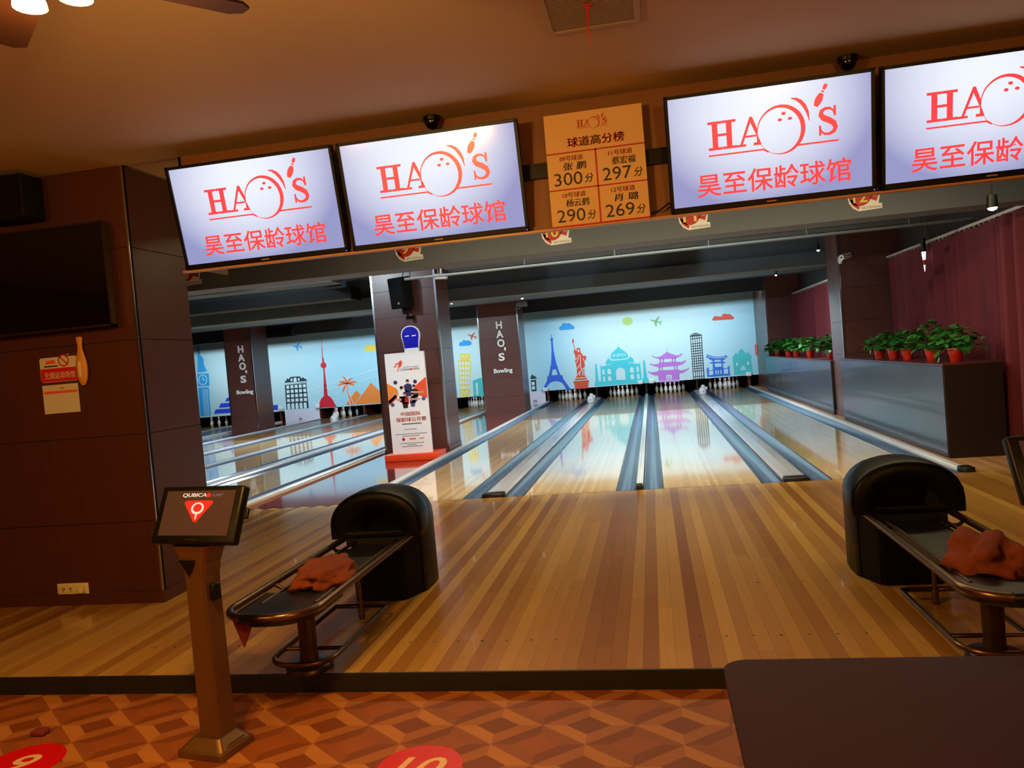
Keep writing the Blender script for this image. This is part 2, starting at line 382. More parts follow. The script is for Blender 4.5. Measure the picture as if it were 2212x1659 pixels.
# the big block on the left
mb = panelled(MB(), 'dark_panel', -5.03, -3.56, -3.72, -3.0, 0, ZC, [.63, 1.30, 2.02, 2.72])
mb.m('steel_trim').box(-3.565, -3.552, -3.726, -3.712, 0.09, ZC); mb.m('black').box(-3.566, -3.55, -3.70, -3.69, 0, ZC)
mb.m('dark_panel').box(-5.05, -3.545, -3.735, -2.99, 0, .09)
struct('pillar_block', mb)
def pillar(x0, x1, y0, y1, top, joints, trims=('l', 'r')):
    mb = panelled(MB(), 'pillar_panel', x0, x1, y0, y1, -.02, top, joints)
    mb.m('steel_trim')
    if 'l' in trims: mb.box(x0 - .006, x0 + .03, y0 - .008, y0 + .02, 0, top)
    if 'r' in trims: mb.box(x1 - .03, x1 + .006, y0 - .008, y0 + .02, 0, top)
    mb.m('pillar_panel').box(x0 - .01, x1 + .01, y0 - .014, y1 + .01, -.02, .1)
    return struct('pillar', mb)
pillar(-4.86, -3.60, 5.10, 6.0, 4.5, [.65, 1.3, 1.95, 2.6, 3.1])
pillar(-4.92, -3.66, 14.5, 15.6, 4.5, [.5, 1.1, 1.7, 2.3, 2.9])
pillar(-13.45, -12.50, 14.5, 15.6, 4.5, [.5, 1.1, 1.7, 2.3, 2.9])
pillar(3.74, 4.8, 6.14, 7.07, 4.5, [.6, 1.2, 1.8, 2.4, 3.0], ('l',))
pillar(3.80, 4.8, 15.9, 18.9, 4.5, [.6, 1.2, 1.8, 2.4, 3.0], ('l',))

# ================================================================== lanes
LW, GW, NC, WC = 1.080, .232, .045, .150   # lane width, gutter width, half narrow / wide divider
LY = 19.4
laneX = {}
def gutter(x0, x1, label):
    mb = MB().m('gutter_blue'); n = 10; d = .075; w = x1 - x0; v = []
    for y in (0.0, LY):
        for i in range(n + 1):
            t = i / n; v.append((x0 + .022 + (w - .044) * t, y, -d * math.sin(math.pi * t) ** .8 if 0 < t < 1 else -.002))
    mb.add(v, [(i, i + 1, n + 2 + i, n + 1 + i) for i in range(n)], True)
    mb.m('gutter_edge').box(x0, x0 + .022, 0, LY, -.09, -.002).box(x1 - .022, x1, 0, LY, -.09, -.002).box(x0, x1, 0, .012, -.09, -.075)
    mb.box(x0, x1, .0, LY, -.10, -.09)
    tag(mb.build('gutter'), label, 'gutter', 'lane gutters')
def divider(x, hw, wide, label):
    t = thing('lane_divider', label, 'lane divider', (x, 0, 0), group='dividers between the lanes')
    mb = MB().m('cap_grey' if wide else 'cap_white'); y0 = .14 if wide else .12
    if wide:
        prof = [(-hw + .012, -.05), (-hw + .012, .012), (-hw + .05, .03), (0, .036), (hw - .05, .03), (hw - .012, .012), (hw - .012, -.05)]
    else: prof = [(-hw + .006, -.05), (-hw + .006, .03), (-.012, .03), (-.008, .02), (.008, .02), (.012, .03), (hw - .006, .03), (hw - .006, -.05)]
    mb.prism(prof, lambda a, b: Vector((a, y0, b)), (0, 18.6 - y0, 0)); mb.build('cap_rail', t)
    mb = MB().m('rubber')
    if wide: mb.rbox(-hw + .02, hw - .02, 0, .16, -.03, .045, .012)
    else: mb.rbox(-hw + .008, hw - .008, -.01, .12, -.02, .06, .012)
    mb.build('end_cap', t)
    return t
def lane(x, label):
    tag(MB().m('maple').box(x - LW / 2, x + LW / 2, 0, LY, -.12, -.001).build('bowling_lane'), label, 'bowling lane', 'bowling lanes')
def edge(x, label):
    t = thing('lane_edge', label, 'lane edge', (x, 0, 0), group='outer edge rails of the lanes')
    MB().m('cap_white').prism([(-.06, -.05), (-.06, .02), (-.03, .032), (.03, .032), (.06, .02), (.06, -.05)], lambda a, b: Vector((a, .16, b)), (0, 18.6 - .16, 0)).build('edge_rail', t)
    MB().m('rubber').rbox(-.06, .065, -.02, .17, -.02, .055, .015).build('end_cap', t)
def block(xc, nums, desc, outer_l, outer_r):
    a = NC + GW; xs = [-(a + LW + GW + 2 * WC + GW + LW / 2), -(a + LW / 2), a + LW / 2, a + LW + GW + 2 * WC + GW + LW / 2]
    for i, k in enumerate(nums):
        if k is None: continue
        laneX[k] = xc + xs[i]; lane(xc + xs[i], desc[i])
        x = xc + xs[i]; s = desc[i].split('bowling lane ')[1]
        gutter(x - LW / 2 - GW, x - LW / 2, 'blue-grey gutter, left side of the lane ' + s)
        gutter(x + LW / 2, x + LW / 2 + GW, 'blue-grey gutter, right side of the lane ' + s)
    return xc + xs[1] - LW / 2 - GW - WC, xc + xs[2] + LW / 2 + GW + WC
w1, w2 = block(0, (9, 10, 11, 12), ['glossy maple bowling lane beside the red walkway and big pillar', 'glossy maple bowling lane left of the narrow middle divider', 'glossy maple bowling lane right of the narrow middle divider', 'glossy maple bowling lane beside the dark planter cabinets'], 0, 0)
w3, w4 = block(-8.7, (5, 6, 7, 8), ['far-left bowling lane beside the left lettered pillar', 'far-left bowling lane second from the lettered pillar walkway', 'far-left bowling lane third from the lettered pillar walkway', 'far-left bowling lane next to the red walkway and poster stand'], 0, 0)
w5, _ = block(-17.3, (None, None, 3, 4), ['', '', 'remote bowling lane behind the white sensor past the left pillar', 'remote bowling lane just beyond the left lettered pillar'], 0, 0)
w6 = laneX[4] - LW / 2 - GW - WC
divider(w1, WC, True, 'wide grey lane divider in line with the left ball return')
divider(0, NC, False, 'narrow pale rail divider in the middle of the four near lanes')
divider(w2, WC, True, 'wide grey lane divider in line with the right ball return')
divider(w3, WC, True, 'wide grey divider of the far-left lanes, carrying a white sensor')
divider(-8.7, NC, False, 'narrow divider in the middle of the far-left lanes')
divider(w4, WC, True, 'wide grey divider of the far-left lanes nearest the poster stand')
divider(w6, WC, True, 'wide grey divider of the remote lanes beyond the left lettered pillar')
XO = 3.502
edge(-XO, 'pale edge rail between the red walkway and the nearest lane'); edge(XO, 'pale edge rail along the dark planter cabinets')
edge(-8.7 + XO, 'pale edge rail of the far-left lanes facing the poster stand'); edge(-8.7 - XO, 'pale edge rail of the far-left lanes by the lettered pillar'); edge(-17.3 + XO, 'pale edge rail of the remote lanes beyond the lettered pillar')

# pins
def pin_mesh(t):
    prof = [(.026, 0), (.03, .01), (.046, .06), (.057, .10), (.0605, .115), (.057, .16), (.042, .215), (.028, .255)]
    prof2 = [(.028, .255), (.0245, .268)]; prof3 = [(.0245, .268), (.0232, .28)]; prof4 = [(.0232, .28), (.0235, .293)]; prof5 = [(.0235, .293), (.028, .32), (.0318, .342), (.029, .365), (.016, .379), (.002, .381)]
    mb = MB().m('pin_white').lathe(prof, n=14).lathe(prof3, n=14).lathe(prof5, n=14); b_ = mb.build('body', t)
    MB().m('pin_red').lathe([(a + .0006, b) for a, b in prof2], n=14).lathe([(a + .0006, b) for a, b in prof4], n=14).build('stripe', b_)
rows = [(0, 0)] + [(1, s) for s in (-.5, .5)] + [(2, s) for s in (-1, 0, 1)] + [(3, s) for s in (-1.5, -.5, .5, 1.5)]
pos = {(0, 0): 'front', (1, -.5): 'second row left', (1, .5): 'second row right', (2, -1): 'third row left', (2, 0): 'third row centre', (2, 1): 'third row right', (3, -1.5): 'back row far left', (3, -.5): 'back row inner left', (3, .5): 'back row inner right', (3, 1.5): 'back row far right'}
lname = {9: 'lane nearest the big pillar', 10: 'lane left of the middle divider', 11: 'lane right of the middle divider', 12: 'lane beside the planter cabinets', 5: 'left lane beside the white panel', 8: 'lane between the two big pillars', 3: 'remote lane behind the left sensor'}
proto = None
for k in (9, 10, 11, 12, 5, 8, 3):
    for r_, s_ in rows:
        lab = 'white bowling pin, %s on the %s' % (pos[(r_, s_)], lname[k])
        L = (laneX[k] + s_ * .3048, 18.29 + r_ * .264, -.001)
        if proto is None:
            proto = thing('bowling_pin', lab, 'bowling pin', L, group='pins on the ' + lname[k]); pin_mesh(proto)
        else:
            c = dup(proto, L, lab); c['group'] = 'pins on the ' + lname[k]
# kickbacks: dark side boards of the pin decks
kick = [(-XO + .02, 'between the lettered pillar and the leftmost near pins'), (w1, 'behind the left white sensor'), (0, 'behind the narrow middle divider'), (w2, 'behind the right white sensor'), (XO - .02, 'beside the far right pillar'),
        (-8.7 - XO, 'at the right end of the white low panel'), (w3, 'behind the far-left white sensor'), (-8.7, 'behind the middle of the far-left lanes'), (-8.7 + XO, 'left of the nearer lettered pillar'), (w6, 'behind the remote sensor'), (-17.3 + XO, 'beyond the left lettered pillar')]
for x, l in kick:
    tag(box('pin_deck_board', 'kick_brown' if abs(x) > 3 else 'pit_dark', x - .03, x + .03, 18.63, 20.3, -.1, .7), 'dark upright board of the pin deck, ' + l, 'board', 'upright boards between the pin decks')
MURAL = [
(1,'blue',[[(-3.188,2.391),(-3.167,2.389),(-3.173,2.264),(-3.142,2.261),(-3.13,2.224),(-3.14,2.156),(-3.148,2.136),(-3.146,1.832),(-3.11,1.515),(-3.077,1.271),(-3.05,1.269),(-3.045,1.153),(-2.97,0.917),(-2.907,0.916),(-2.887,0.784),(-2.642,0.373),(-2.815,0.378),(-2.866,0.531),(-2.931,0.63),(-3.031,0.691),(-3.176,0.719),(-3.327,0.693),(-3.44,0.607),(-3.5,0.517),(-3.586,0.385),(-3.717,0.389),(-3.612,0.526),(-3.458,0.788),(-3.447,0.917),(-3.401,0.92),(-3.32,1.176),(-3.311,1.276),(-3.286,1.278),(-3.25,1.527),(-3.219,1.839),(-3.209,2.141),(-3.231,2.175),(-3.222,2.237),(-3.194,2.266)],[(-3.236,1.137),(-3.116,1.138),(-3.07,0.935),(-3.289,0.938)]]),
(1,'coral',[[(-2.436,2.167),(-2.401,2.16),(-2.4,2.101),(-2.389,2.059),(-2.418,2.009),(-2.394,1.913),(-2.369,1.786),(-2.348,1.722),(-2.316,1.777),(-2.346,1.815),(-2.298,1.813),(-2.28,1.857),(-2.267,1.815),(-2.252,1.865),(-2.24,1.812),(-2.202,1.84),(-2.21,1.797),(-2.164,1.795),(-2.198,1.767),(-2.189,1.666),(-2.148,1.611),(-2.113,1.535),(-2.051,1.534),(-1.997,1.5),(-2.013,1.412),(-2.06,1.343),(-2.089,1.325),(-2.078,1.199),(-2.095,1.117),(-2.103,0.826),(-2.061,0.777),(-2.045,0.763),(-2.043,0.686),(-1.986,0.675),(-1.985,0.556),(-2.007,0.547),(-2.021,0.377),(-2.494,0.381),(-2.506,0.566),(-2.526,0.578),(-2.524,0.682),(-2.475,0.689),(-2.462,0.771),(-2.413,0.805),(-2.385,0.89),(-2.378,1.099),(-2.387,1.245),(-2.412,1.373),(-2.385,1.516),(-2.417,1.644),(-2.44,1.688),(-2.43,1.739),(-2.4,1.768),(-2.41,1.852),(-2.439,2.001),(-2.465,2.065),(-2.454,2.127)]]),
(2,'pale',[[(-2.218,1.585),(-2.243,1.129),(-2.225,1.128),(-2.199,1.584)]]),
(2,'pale',[[(-2.242,1.124),(-2.202,1.058),(-2.186,1.067),(-2.226,1.133)]]),
(2,'pale',[[(-2.252,1.574),(-2.401,1.419),(-2.387,1.406),(-2.239,1.561)]]),
(2,'pale',[[(-2.283,1.47),(-2.38,1.312),(-2.364,1.302),(-2.267,1.461)]]),
(2,'pale',[[(-2.249,1.24),(-2.375,1.104),(-2.361,1.091),(-2.235,1.227)]]),
(2,'pale',[[(-2.129,1.449),(-2.083,1.32),(-2.065,1.327),(-2.111,1.455)]]),
(2,'pale',[[(-2.111,1.125),(-2.256,1.012),(-2.245,0.997),(-2.1,1.111)]]),
(2,'pale',[[(-2.257,1.011),(-2.389,0.876),(-2.376,0.863),(-2.244,0.998)]]),
(2,'pale',[[(-2.186,1.02),(-2.19,0.843),(-2.171,0.842),(-2.167,1.019)]]),
(2,'pale',[[(-2.132,1.089),(-2.144,0.839),(-2.126,0.838),(-2.113,1.088)]]),
(2,'pale',[[(-2.272,0.987),(-2.304,0.843),(-2.286,0.839),(-2.253,0.983)]]),
(2,'pale',[[(-2.463,0.75),(-2.041,0.752),(-2.041,0.773),(-2.463,0.771)]]),
(2,'pale',[[(-2.522,0.665),(-1.986,0.664),(-1.986,0.685),(-2.522,0.686)]]),
(2,'pale',[[(-2.229,1.722),(-2.234,1.699),(-2.246,1.684),(-2.261,1.679),(-2.275,1.686),(-2.285,1.704),(-2.287,1.727),(-2.281,1.749),(-2.269,1.765),(-2.254,1.77),(-2.24,1.763),(-2.231,1.745)]]),
(1,'turq',[[(-1.789,0.422),(-1.776,0.575),(-1.753,0.581),(-1.716,1.19),(-1.685,1.233),(-1.658,1.185),(-1.639,0.602),(-1.554,0.584),(-1.539,1.175),(-1.491,1.099),(-1.339,1.121),(-1.344,1.242),(-1.293,1.31),(-1.241,1.368),(-1.225,1.46),(-1.22,1.366),(-1.16,1.299),(-1.11,1.284),(-0.598,1.287),(-0.49,1.352),(-0.463,1.358),(-0.448,1.443),(-0.443,1.352),(-0.374,1.284),(-0.356,1.201),(-0.362,1.119),(-0.179,1.093),(-0.154,1.177),(-0.146,1.08),(-0.136,0.565),(-0.073,0.57),(-0.045,1.174),(-0.009,1.221),(0.019,1.169),(0.057,0.57),(0.097,0.556),(0.095,0.402)],[(-1.016,0.593),(-1.01,0.865),(-0.982,0.944),(-0.919,0.999),(-0.837,1.014),(-0.759,0.985),(-0.705,0.922),(-0.691,0.839),(-0.696,0.568)],[(-1.49,0.818),(-1.486,0.961),(-1.479,0.982),(-1.462,0.997),(-1.44,1.001),(-1.418,0.993),(-1.404,0.976),(-1.4,0.954),(-1.403,0.811)],[(-1.306,0.82),(-1.308,0.948),(-1.297,0.978),(-1.272,0.999),(-1.24,1.005),(-1.21,0.994),(-1.189,0.969),(-1.183,0.937),(-1.181,0.81)],[(-0.517,0.812),(-0.519,0.943),(-0.508,0.975),(-0.483,0.996),(-0.45,1.002),(-0.419,0.991),(-0.397,0.965),(-0.391,0.933),(-0.39,0.802)],[(-0.291,0.814),(-0.287,0.97),(-0.28,0.989),(-0.265,1.002),(-0.245,1.006),(-0.226,0.999),(-0.213,0.984),(-0.21,0.964),(-0.214,0.808)],[(-1.483,0.572),(-1.48,0.712),(-1.473,0.731),(-1.458,0.744),(-1.438,0.748),(-1.42,0.741),(-1.407,0.726),(-1.404,0.706),(-1.407,0.566)],[(-1.305,0.579),(-1.306,0.691),(-1.295,0.721),(-1.272,0.741),(-1.242,0.746),(-1.213,0.736),(-1.193,0.712),(-1.187,0.682),(-1.186,0.57)],[(-0.515,0.578),(-0.516,0.699),(-0.505,0.729),(-0.482,0.749),(-0.451,0.755),(-0.422,0.744),(-0.402,0.721),(-0.396,0.69),(-0.396,0.569)],[(-0.287,0.581),(-0.285,0.712),(-0.278,0.731),(-0.262,0.745),(-0.242,0.748),(-0.223,0.741),(-0.21,0.726),(-0.206,0.705),(-0.208,0.575)]]),
(1,'turq',[[(-1.161,1.413),(-1.132,1.514),(-1.054,1.59),(-0.935,1.672),(-0.867,1.749),(-0.847,1.902),(-0.847,1.747),(-0.791,1.681),(-0.656,1.576),(-0.571,1.487),(-0.537,1.401),(-0.557,1.331),(-0.698,1.312),(-1.097,1.32),(-1.151,1.354)]]),
(2,'ice',[[(-1.209,1.377),(-1.173,1.306),(-1.144,1.321),(-1.179,1.392)]]),
(2,'ice',[[(-1.164,1.298),(-1.104,1.276),(-1.093,1.307),(-1.153,1.329)]]),
(2,'ice',[[(-1.099,1.275),(-0.607,1.279),(-0.607,1.312),(-1.099,1.308)]]),
(2,'ice',[[(-0.601,1.281),(-0.523,1.313),(-0.535,1.344),(-0.613,1.311)]]),
(2,'ice',[[(-0.515,1.319),(-0.478,1.378),(-0.505,1.396),(-0.543,1.337)]]),
(2,'pale',[[(-1.324,1.178),(-1.304,1.176),(-1.308,1.123),(-1.328,1.124)]]),
(2,'pale',[[(-1.252,1.178),(-1.232,1.176),(-1.236,1.123),(-1.256,1.124)]]),
(2,'pale',[[(-1.186,1.178),(-1.166,1.176),(-1.17,1.122),(-1.191,1.124)]]),
(2,'pale',[[(-0.531,1.176),(-0.511,1.174),(-0.515,1.121),(-0.535,1.123)]]),
(2,'pale',[[(-0.462,1.176),(-0.441,1.174),(-0.446,1.121),(-0.466,1.123)]]),
(2,'pale',[[(-0.396,1.176),(-0.376,1.174),(-0.38,1.121),(-0.401,1.122)]]),
(1,'sky',[[(-2.89,2.573),(-2.868,2.633),(-2.793,2.658),(-2.766,2.728),(-2.679,2.762),(-2.599,2.719),(-2.524,2.737),(-2.444,2.698),(-2.417,2.644),(-2.347,2.606),(-2.331,2.553),(-2.366,2.504),(-2.816,2.503),(-2.866,2.529)]]),
(1,'lime',[[(-0.288,2.592),(-0.297,2.555),(-0.317,2.521),(-0.348,2.493),(-0.387,2.473),(-0.431,2.463),(-0.477,2.462),(-0.523,2.471),(-0.565,2.49),(-0.6,2.516),(-0.625,2.55),(-0.64,2.587),(-0.643,2.625),(-0.634,2.663),(-0.614,2.696),(-0.583,2.724),(-0.544,2.744),(-0.5,2.755),(-0.454,2.755),(-0.408,2.746),(-0.366,2.728),(-0.331,2.701),(-0.306,2.668),(-0.291,2.631)]]),
(1,'slate',[[(-4.053,0.941),(-4.014,0.98),(-4.01,1.022),(-3.957,1.021),(-3.957,0.975),(-3.888,0.959),(-3.831,0.87),(-3.835,0.828),(-4.063,0.832)]]),
(1,'slate',[[(-4.054,0.831),(-3.863,0.824),(-3.877,0.416),(-4.06,0.413)]]),
(2,'pale',[[(-4.062,0.825),(-3.829,0.828),(-3.83,0.857),(-4.062,0.855)]]),
(2,'pale',[[(-4.033,0.753),(-3.924,0.755),(-3.926,0.639),(-4.032,0.639)]]),
(2,'pale',[[(-4.032,0.597),(-3.925,0.597),(-3.926,0.483),(-4.033,0.481)]]),
(1,'green',[[(0.316,2.582),(0.349,2.592),(0.473,2.548),(0.605,2.664),(0.646,2.659),(0.555,2.515),(0.636,2.483),(0.684,2.515),(0.711,2.509),(0.678,2.452),(0.673,2.373),(0.645,2.379),(0.629,2.446),(0.537,2.479),(0.518,2.332),(0.482,2.34),(0.45,2.498),(0.342,2.555)]]),
(1,'coral',[[(2.4,2.4),(2.433,2.447),(2.476,2.503),(2.545,2.511),(2.602,2.485),(2.68,2.484),(2.728,2.47),(2.752,2.538),(2.833,2.576),(2.908,2.533),(2.987,2.546),(3.042,2.5),(3.068,2.458),(3.124,2.432),(3.13,2.382),(3.098,2.345),(2.436,2.36)]]),
(1,'orchid',[[(0.8,1.574),(0.812,1.573),(0.809,1.426),(0.933,1.344),(1.107,1.278),(1.187,1.275),(1.321,1.337),(1.307,1.281),(1.182,1.21),(1.069,1.169),(0.56,1.191),(0.422,1.234),(0.305,1.285),(0.274,1.349),(0.385,1.278),(0.547,1.281),(0.672,1.346),(0.795,1.423)]]),
(1,'orchid',[[(0.531,1.208),(0.581,1.204),(0.57,1.068),(0.52,1.072)]]),
(1,'orchid',[[(0.631,1.204),(0.671,1.2),(0.66,1.064),(0.621,1.068)]]),
(1,'orchid',[[(0.951,1.193),(0.991,1.19),(0.98,1.056),(0.941,1.059)]]),
(1,'orchid',[[(1.041,1.196),(1.081,1.192),(1.071,1.061),(1.031,1.064)]]),
(1,'orchid',[[(0.482,0.921),(0.528,0.918),(0.518,0.785),(0.472,0.789)]]),
(1,'orchid',[[(0.579,0.918),(0.619,0.914),(0.609,0.788),(0.569,0.791)]]),
(1,'orchid',[[(0.999,0.913),(1.039,0.91),(1.029,0.778),(0.989,0.782)]]),
(1,'orchid',[[(1.09,0.916),(1.129,0.913),(1.119,0.779),(1.079,0.782)]]),
(1,'orchid',[[(0.521,1.078),(1.067,1.067),(1.248,1.032),(1.35,1.064),(1.432,1.098),(1.407,1.028),(1.281,0.937),(1.109,0.906),(0.477,0.907),(0.34,0.954),(0.185,1.038),(0.174,1.08),(0.325,1.027),(0.436,1.028)]]),
(1,'orchid',[[(0.469,0.799),(1.11,0.788),(1.226,0.748),(1.387,0.765),(1.514,0.816),(1.496,0.767),(1.319,0.659),(1.167,0.63),(1.162,0.433),(0.446,0.453),(0.435,0.622),(0.276,0.651),(0.112,0.757),(0.09,0.81),(0.204,0.76),(0.376,0.766)],[(0.713,0.626),(0.897,0.621),(0.898,0.458),(0.714,0.462)]]),
(1,'orchid',[[(0.444,0.432),(1.165,0.412),(1.167,0.365),(0.44,0.381)]]),
(2,'orchid',[[(0.741,0.546),(0.867,0.544),(0.868,0.564),(0.742,0.566)]]),
(2,'orchid',[[(0.743,0.489),(0.871,0.486),(0.871,0.507),(0.743,0.509)]]),
(1,'slate',[[(1.6,1.916),(2.02,1.929),(2.014,1.893),(2.002,0.38),(1.612,0.385),(1.621,1.884)]]),
(1,'slate',[[(1.658,1.917),(1.653,1.966),(1.727,1.972),(1.729,1.992),(1.877,1.993),(1.879,1.97),(1.944,1.967),(1.946,1.916)]]),
(2,'pale',[[(1.675,1.94),(1.672,1.952),(1.929,1.954),(1.932,1.941)]]),
(2,'pale',[[(1.645,1.869),(1.691,1.87),(1.69,1.813),(1.645,1.812)]]),
(2,'pale',[[(1.719,1.871),(1.764,1.873),(1.764,1.816),(1.718,1.814)]]),
(2,'pale',[[(1.792,1.874),(1.837,1.875),(1.837,1.818),(1.791,1.817)]]),
(2,'pale',[[(1.865,1.876),(1.911,1.877),(1.91,1.82),(1.865,1.819)]]),
(2,'pale',[[(1.938,1.878),(1.984,1.88),(1.983,1.823),(1.938,1.821)]]),
(2,'pale',[[(1.645,1.783),(1.69,1.784),(1.69,1.64),(1.644,1.639)]]),
(2,'pale',[[(1.718,1.785),(1.763,1.786),(1.762,1.643),(1.717,1.641)]]),
(2,'pale',[[(1.791,1.787),(1.837,1.789),(1.835,1.645),(1.79,1.644)]]),
(2,'pale',[[(1.864,1.789),(1.91,1.791),(1.908,1.647),(1.863,1.646)]]),
(2,'pale',[[(1.937,1.792),(1.983,1.793),(1.981,1.649),(1.936,1.648)]]),
(2,'pale',[[(1.644,1.61),(1.689,1.611),(1.689,1.554),(1.644,1.553)]]),
(2,'pale',[[(1.717,1.612),(1.762,1.613),(1.762,1.556),(1.717,1.555)]]),
(2,'pale',[[(1.79,1.614),(1.835,1.615),(1.835,1.558),(1.79,1.557)]]),
(2,'pale',[[(1.863,1.616),(1.908,1.618),(1.907,1.56),(1.862,1.559)]]),
(2,'pale',[[(1.935,1.618),(1.98,1.62),(1.98,1.563),(1.935,1.561)]]),
(2,'pale',[[(1.644,1.523),(1.689,1.525),(1.689,1.468),(1.644,1.466)]]),
(2,'pale',[[(1.717,1.525),(1.762,1.527),(1.761,1.47),(1.716,1.468)]]),
(2,'pale',[[(1.789,1.528),(1.834,1.529),(1.834,1.472),(1.789,1.47)]]),
(2,'pale',[[(1.862,1.53),(1.907,1.531),(1.906,1.474),(1.861,1.473)]]),
(2,'pale',[[(1.934,1.532),(1.979,1.533),(1.978,1.476),(1.934,1.475)]]),
(2,'pale',[[(1.644,1.437),(1.689,1.438),(1.688,1.381),(1.644,1.38)]]),
(2,'pale',[[(1.716,1.439),(1.761,1.44),(1.761,1.383),(1.716,1.382)]]),
(2,'pale',[[(1.789,1.441),(1.834,1.442),(1.833,1.385),(1.788,1.384)]]),
(2,'pale',[[(1.861,1.443),(1.906,1.444),(1.905,1.387),(1.86,1.386)]]),
(2,'pale',[[(1.933,1.445),(1.978,1.446),(1.977,1.389),(1.933,1.388)]]),
(2,'pale',[[(1.643,1.35),(1.688,1.352),(1.688,1.295),(1.643,1.293)]]),
(2,'pale',[[(1.716,1.352),(1.761,1.354),(1.76,1.297),(1.715,1.295)]]),
(2,'pale',[[(1.788,1.354),(1.833,1.356),(1.832,1.299),(1.788,1.297)]]),
(2,'pale',[[(1.86,1.356),(1.905,1.358),(1.904,1.301),(1.86,1.299)]]),
(2,'pale',[[(1.932,1.358),(1.977,1.36),(1.976,1.302),(1.932,1.301)]]),
(2,'pale',[[(1.643,1.264),(1.688,1.265),(1.688,1.208),(1.643,1.207)]]),
(2,'pale',[[(1.715,1.266),(1.76,1.267),(1.76,1.21),(1.715,1.209)]]),
(2,'pale',[[(1.787,1.268),(1.832,1.269),(1.831,1.212),(1.787,1.211)]]),
(2,'pale',[[(1.859,1.27),(1.904,1.271),(1.903,1.214),(1.859,1.213)]]),
(2,'pale',[[(1.931,1.272),(1.976,1.273),(1.975,1.216),(1.931,1.215)]]),
(2,'pale',[[(1.643,1.178),(1.687,1.179),(1.687,1.122),(1.643,1.12)]]),
(2,'pale',[[(1.715,1.179),(1.759,1.181),(1.759,1.123),(1.714,1.122)]]),
(2,'pale',[[(1.787,1.181),(1.831,1.182),(1.831,1.125),(1.786,1.124)]]),
(2,'pale',[[(1.858,1.183),(1.903,1.184),(1.902,1.127),(1.858,1.126)]]),
(2,'pale',[[(1.93,1.185),(1.975,1.186),(1.974,1.129),(1.93,1.128)]]),
(2,'pale',[[(1.643,1.091),(1.687,1.092),(1.687,1.035),(1.642,1.034)]]),
(2,'pale',[[(1.714,1.093),(1.759,1.094),(1.758,1.037),(1.714,1.036)]]),
(2,'pale',[[(1.786,1.095),(1.83,1.096),(1.83,1.039),(1.786,1.038)]]),
(2,'pale',[[(1.858,1.097),(1.902,1.098),(1.901,1.04),(1.857,1.039)]]),
(2,'pale',[[(1.929,1.098),(1.974,1.099),(1.973,1.042),(1.929,1.041)]]),
(2,'pale',[[(1.642,1.005),(1.687,1.006),(1.686,0.949),(1.642,0.947)]]),
(2,'pale',[[(1.714,1.006),(1.758,1.007),(1.758,0.95),(1.714,0.949)]]),
(2,'pale',[[(1.785,1.008),(1.83,1.009),(1.829,0.952),(1.785,0.951)]]),
(2,'pale',[[(1.857,1.01),(1.901,1.011),(1.9,0.954),(1.856,0.953)]]),
(2,'pale',[[(1.928,1.012),(1.972,1.013),(1.972,0.955),(1.928,0.954)]]),
(2,'pale',[[(1.642,0.918),(1.686,0.919),(1.686,0.862),(1.642,0.861)]]),
(2,'pale',[[(1.713,0.92),(1.758,0.921),(1.757,0.864),(1.713,0.863)]]),
(2,'pale',[[(1.785,0.921),(1.829,0.922),(1.828,0.865),(1.784,0.864)]]),
(2,'pale',[[(1.856,0.923),(1.9,0.924),(1.9,0.867),(1.855,0.866)]]),
(2,'pale',[[(1.927,0.925),(1.971,0.926),(1.971,0.869),(1.927,0.868)]]),
(2,'pale',[[(1.642,0.831),(1.686,0.832),(1.686,0.775),(1.642,0.774)]]),
(2,'pale',[[(1.713,0.833),(1.757,0.834),(1.757,0.777),(1.713,0.776)]]),
(2,'pale',[[(1.784,0.835),(1.828,0.836),(1.828,0.779),(1.784,0.778)]]),
(2,'pale',[[(1.855,0.836),(1.899,0.837),(1.899,0.78),(1.855,0.779)]]),
(2,'pale',[[(1.926,0.838),(1.97,0.839),(1.969,0.782),(1.925,0.781)]]),
(2,'pale',[[(1.641,0.745),(1.685,0.746),(1.685,0.689),(1.641,0.688)]]),
(2,'pale',[[(1.712,0.746),(1.756,0.747),(1.756,0.69),(1.712,0.689)]]),
(2,'pale',[[(1.783,0.748),(1.827,0.749),(1.827,0.692),(1.783,0.691)]]),
(2,'pale',[[(1.854,0.75),(1.898,0.751),(1.898,0.693),(1.854,0.692)]]),
(2,'pale',[[(1.925,0.751),(1.969,0.752),(1.968,0.695),(1.924,0.694)]]),
(2,'pale',[[(1.641,0.658),(1.685,0.659),(1.684,0.498),(1.641,0.497)]]),
(2,'pale',[[(1.712,0.66),(1.756,0.661),(1.755,0.499),(1.711,0.499)]]),
(2,'pale',[[(1.783,0.661),(1.827,0.662),(1.825,0.501),(1.782,0.5)]]),
(2,'pale',[[(1.853,0.663),(1.897,0.664),(1.896,0.502),(1.852,0.501)]]),
(2,'pale',[[(1.924,0.664),(1.968,0.665),(1.966,0.504),(1.922,0.503)]]),
(2,'pale',[[(1.641,0.468),(1.684,0.469),(1.684,0.411),(1.64,0.411)]]),
(2,'pale',[[(1.711,0.469),(1.755,0.47),(1.754,0.413),(1.711,0.412)]]),
(2,'pale',[[(1.781,0.471),(1.825,0.471),(1.824,0.414),(1.781,0.413)]]),
(2,'pale',[[(1.852,0.472),(1.895,0.473),(1.895,0.415),(1.851,0.415)]]),
(2,'pale',[[(1.922,0.473),(1.965,0.474),(1.965,0.417),(1.921,0.416)]]),
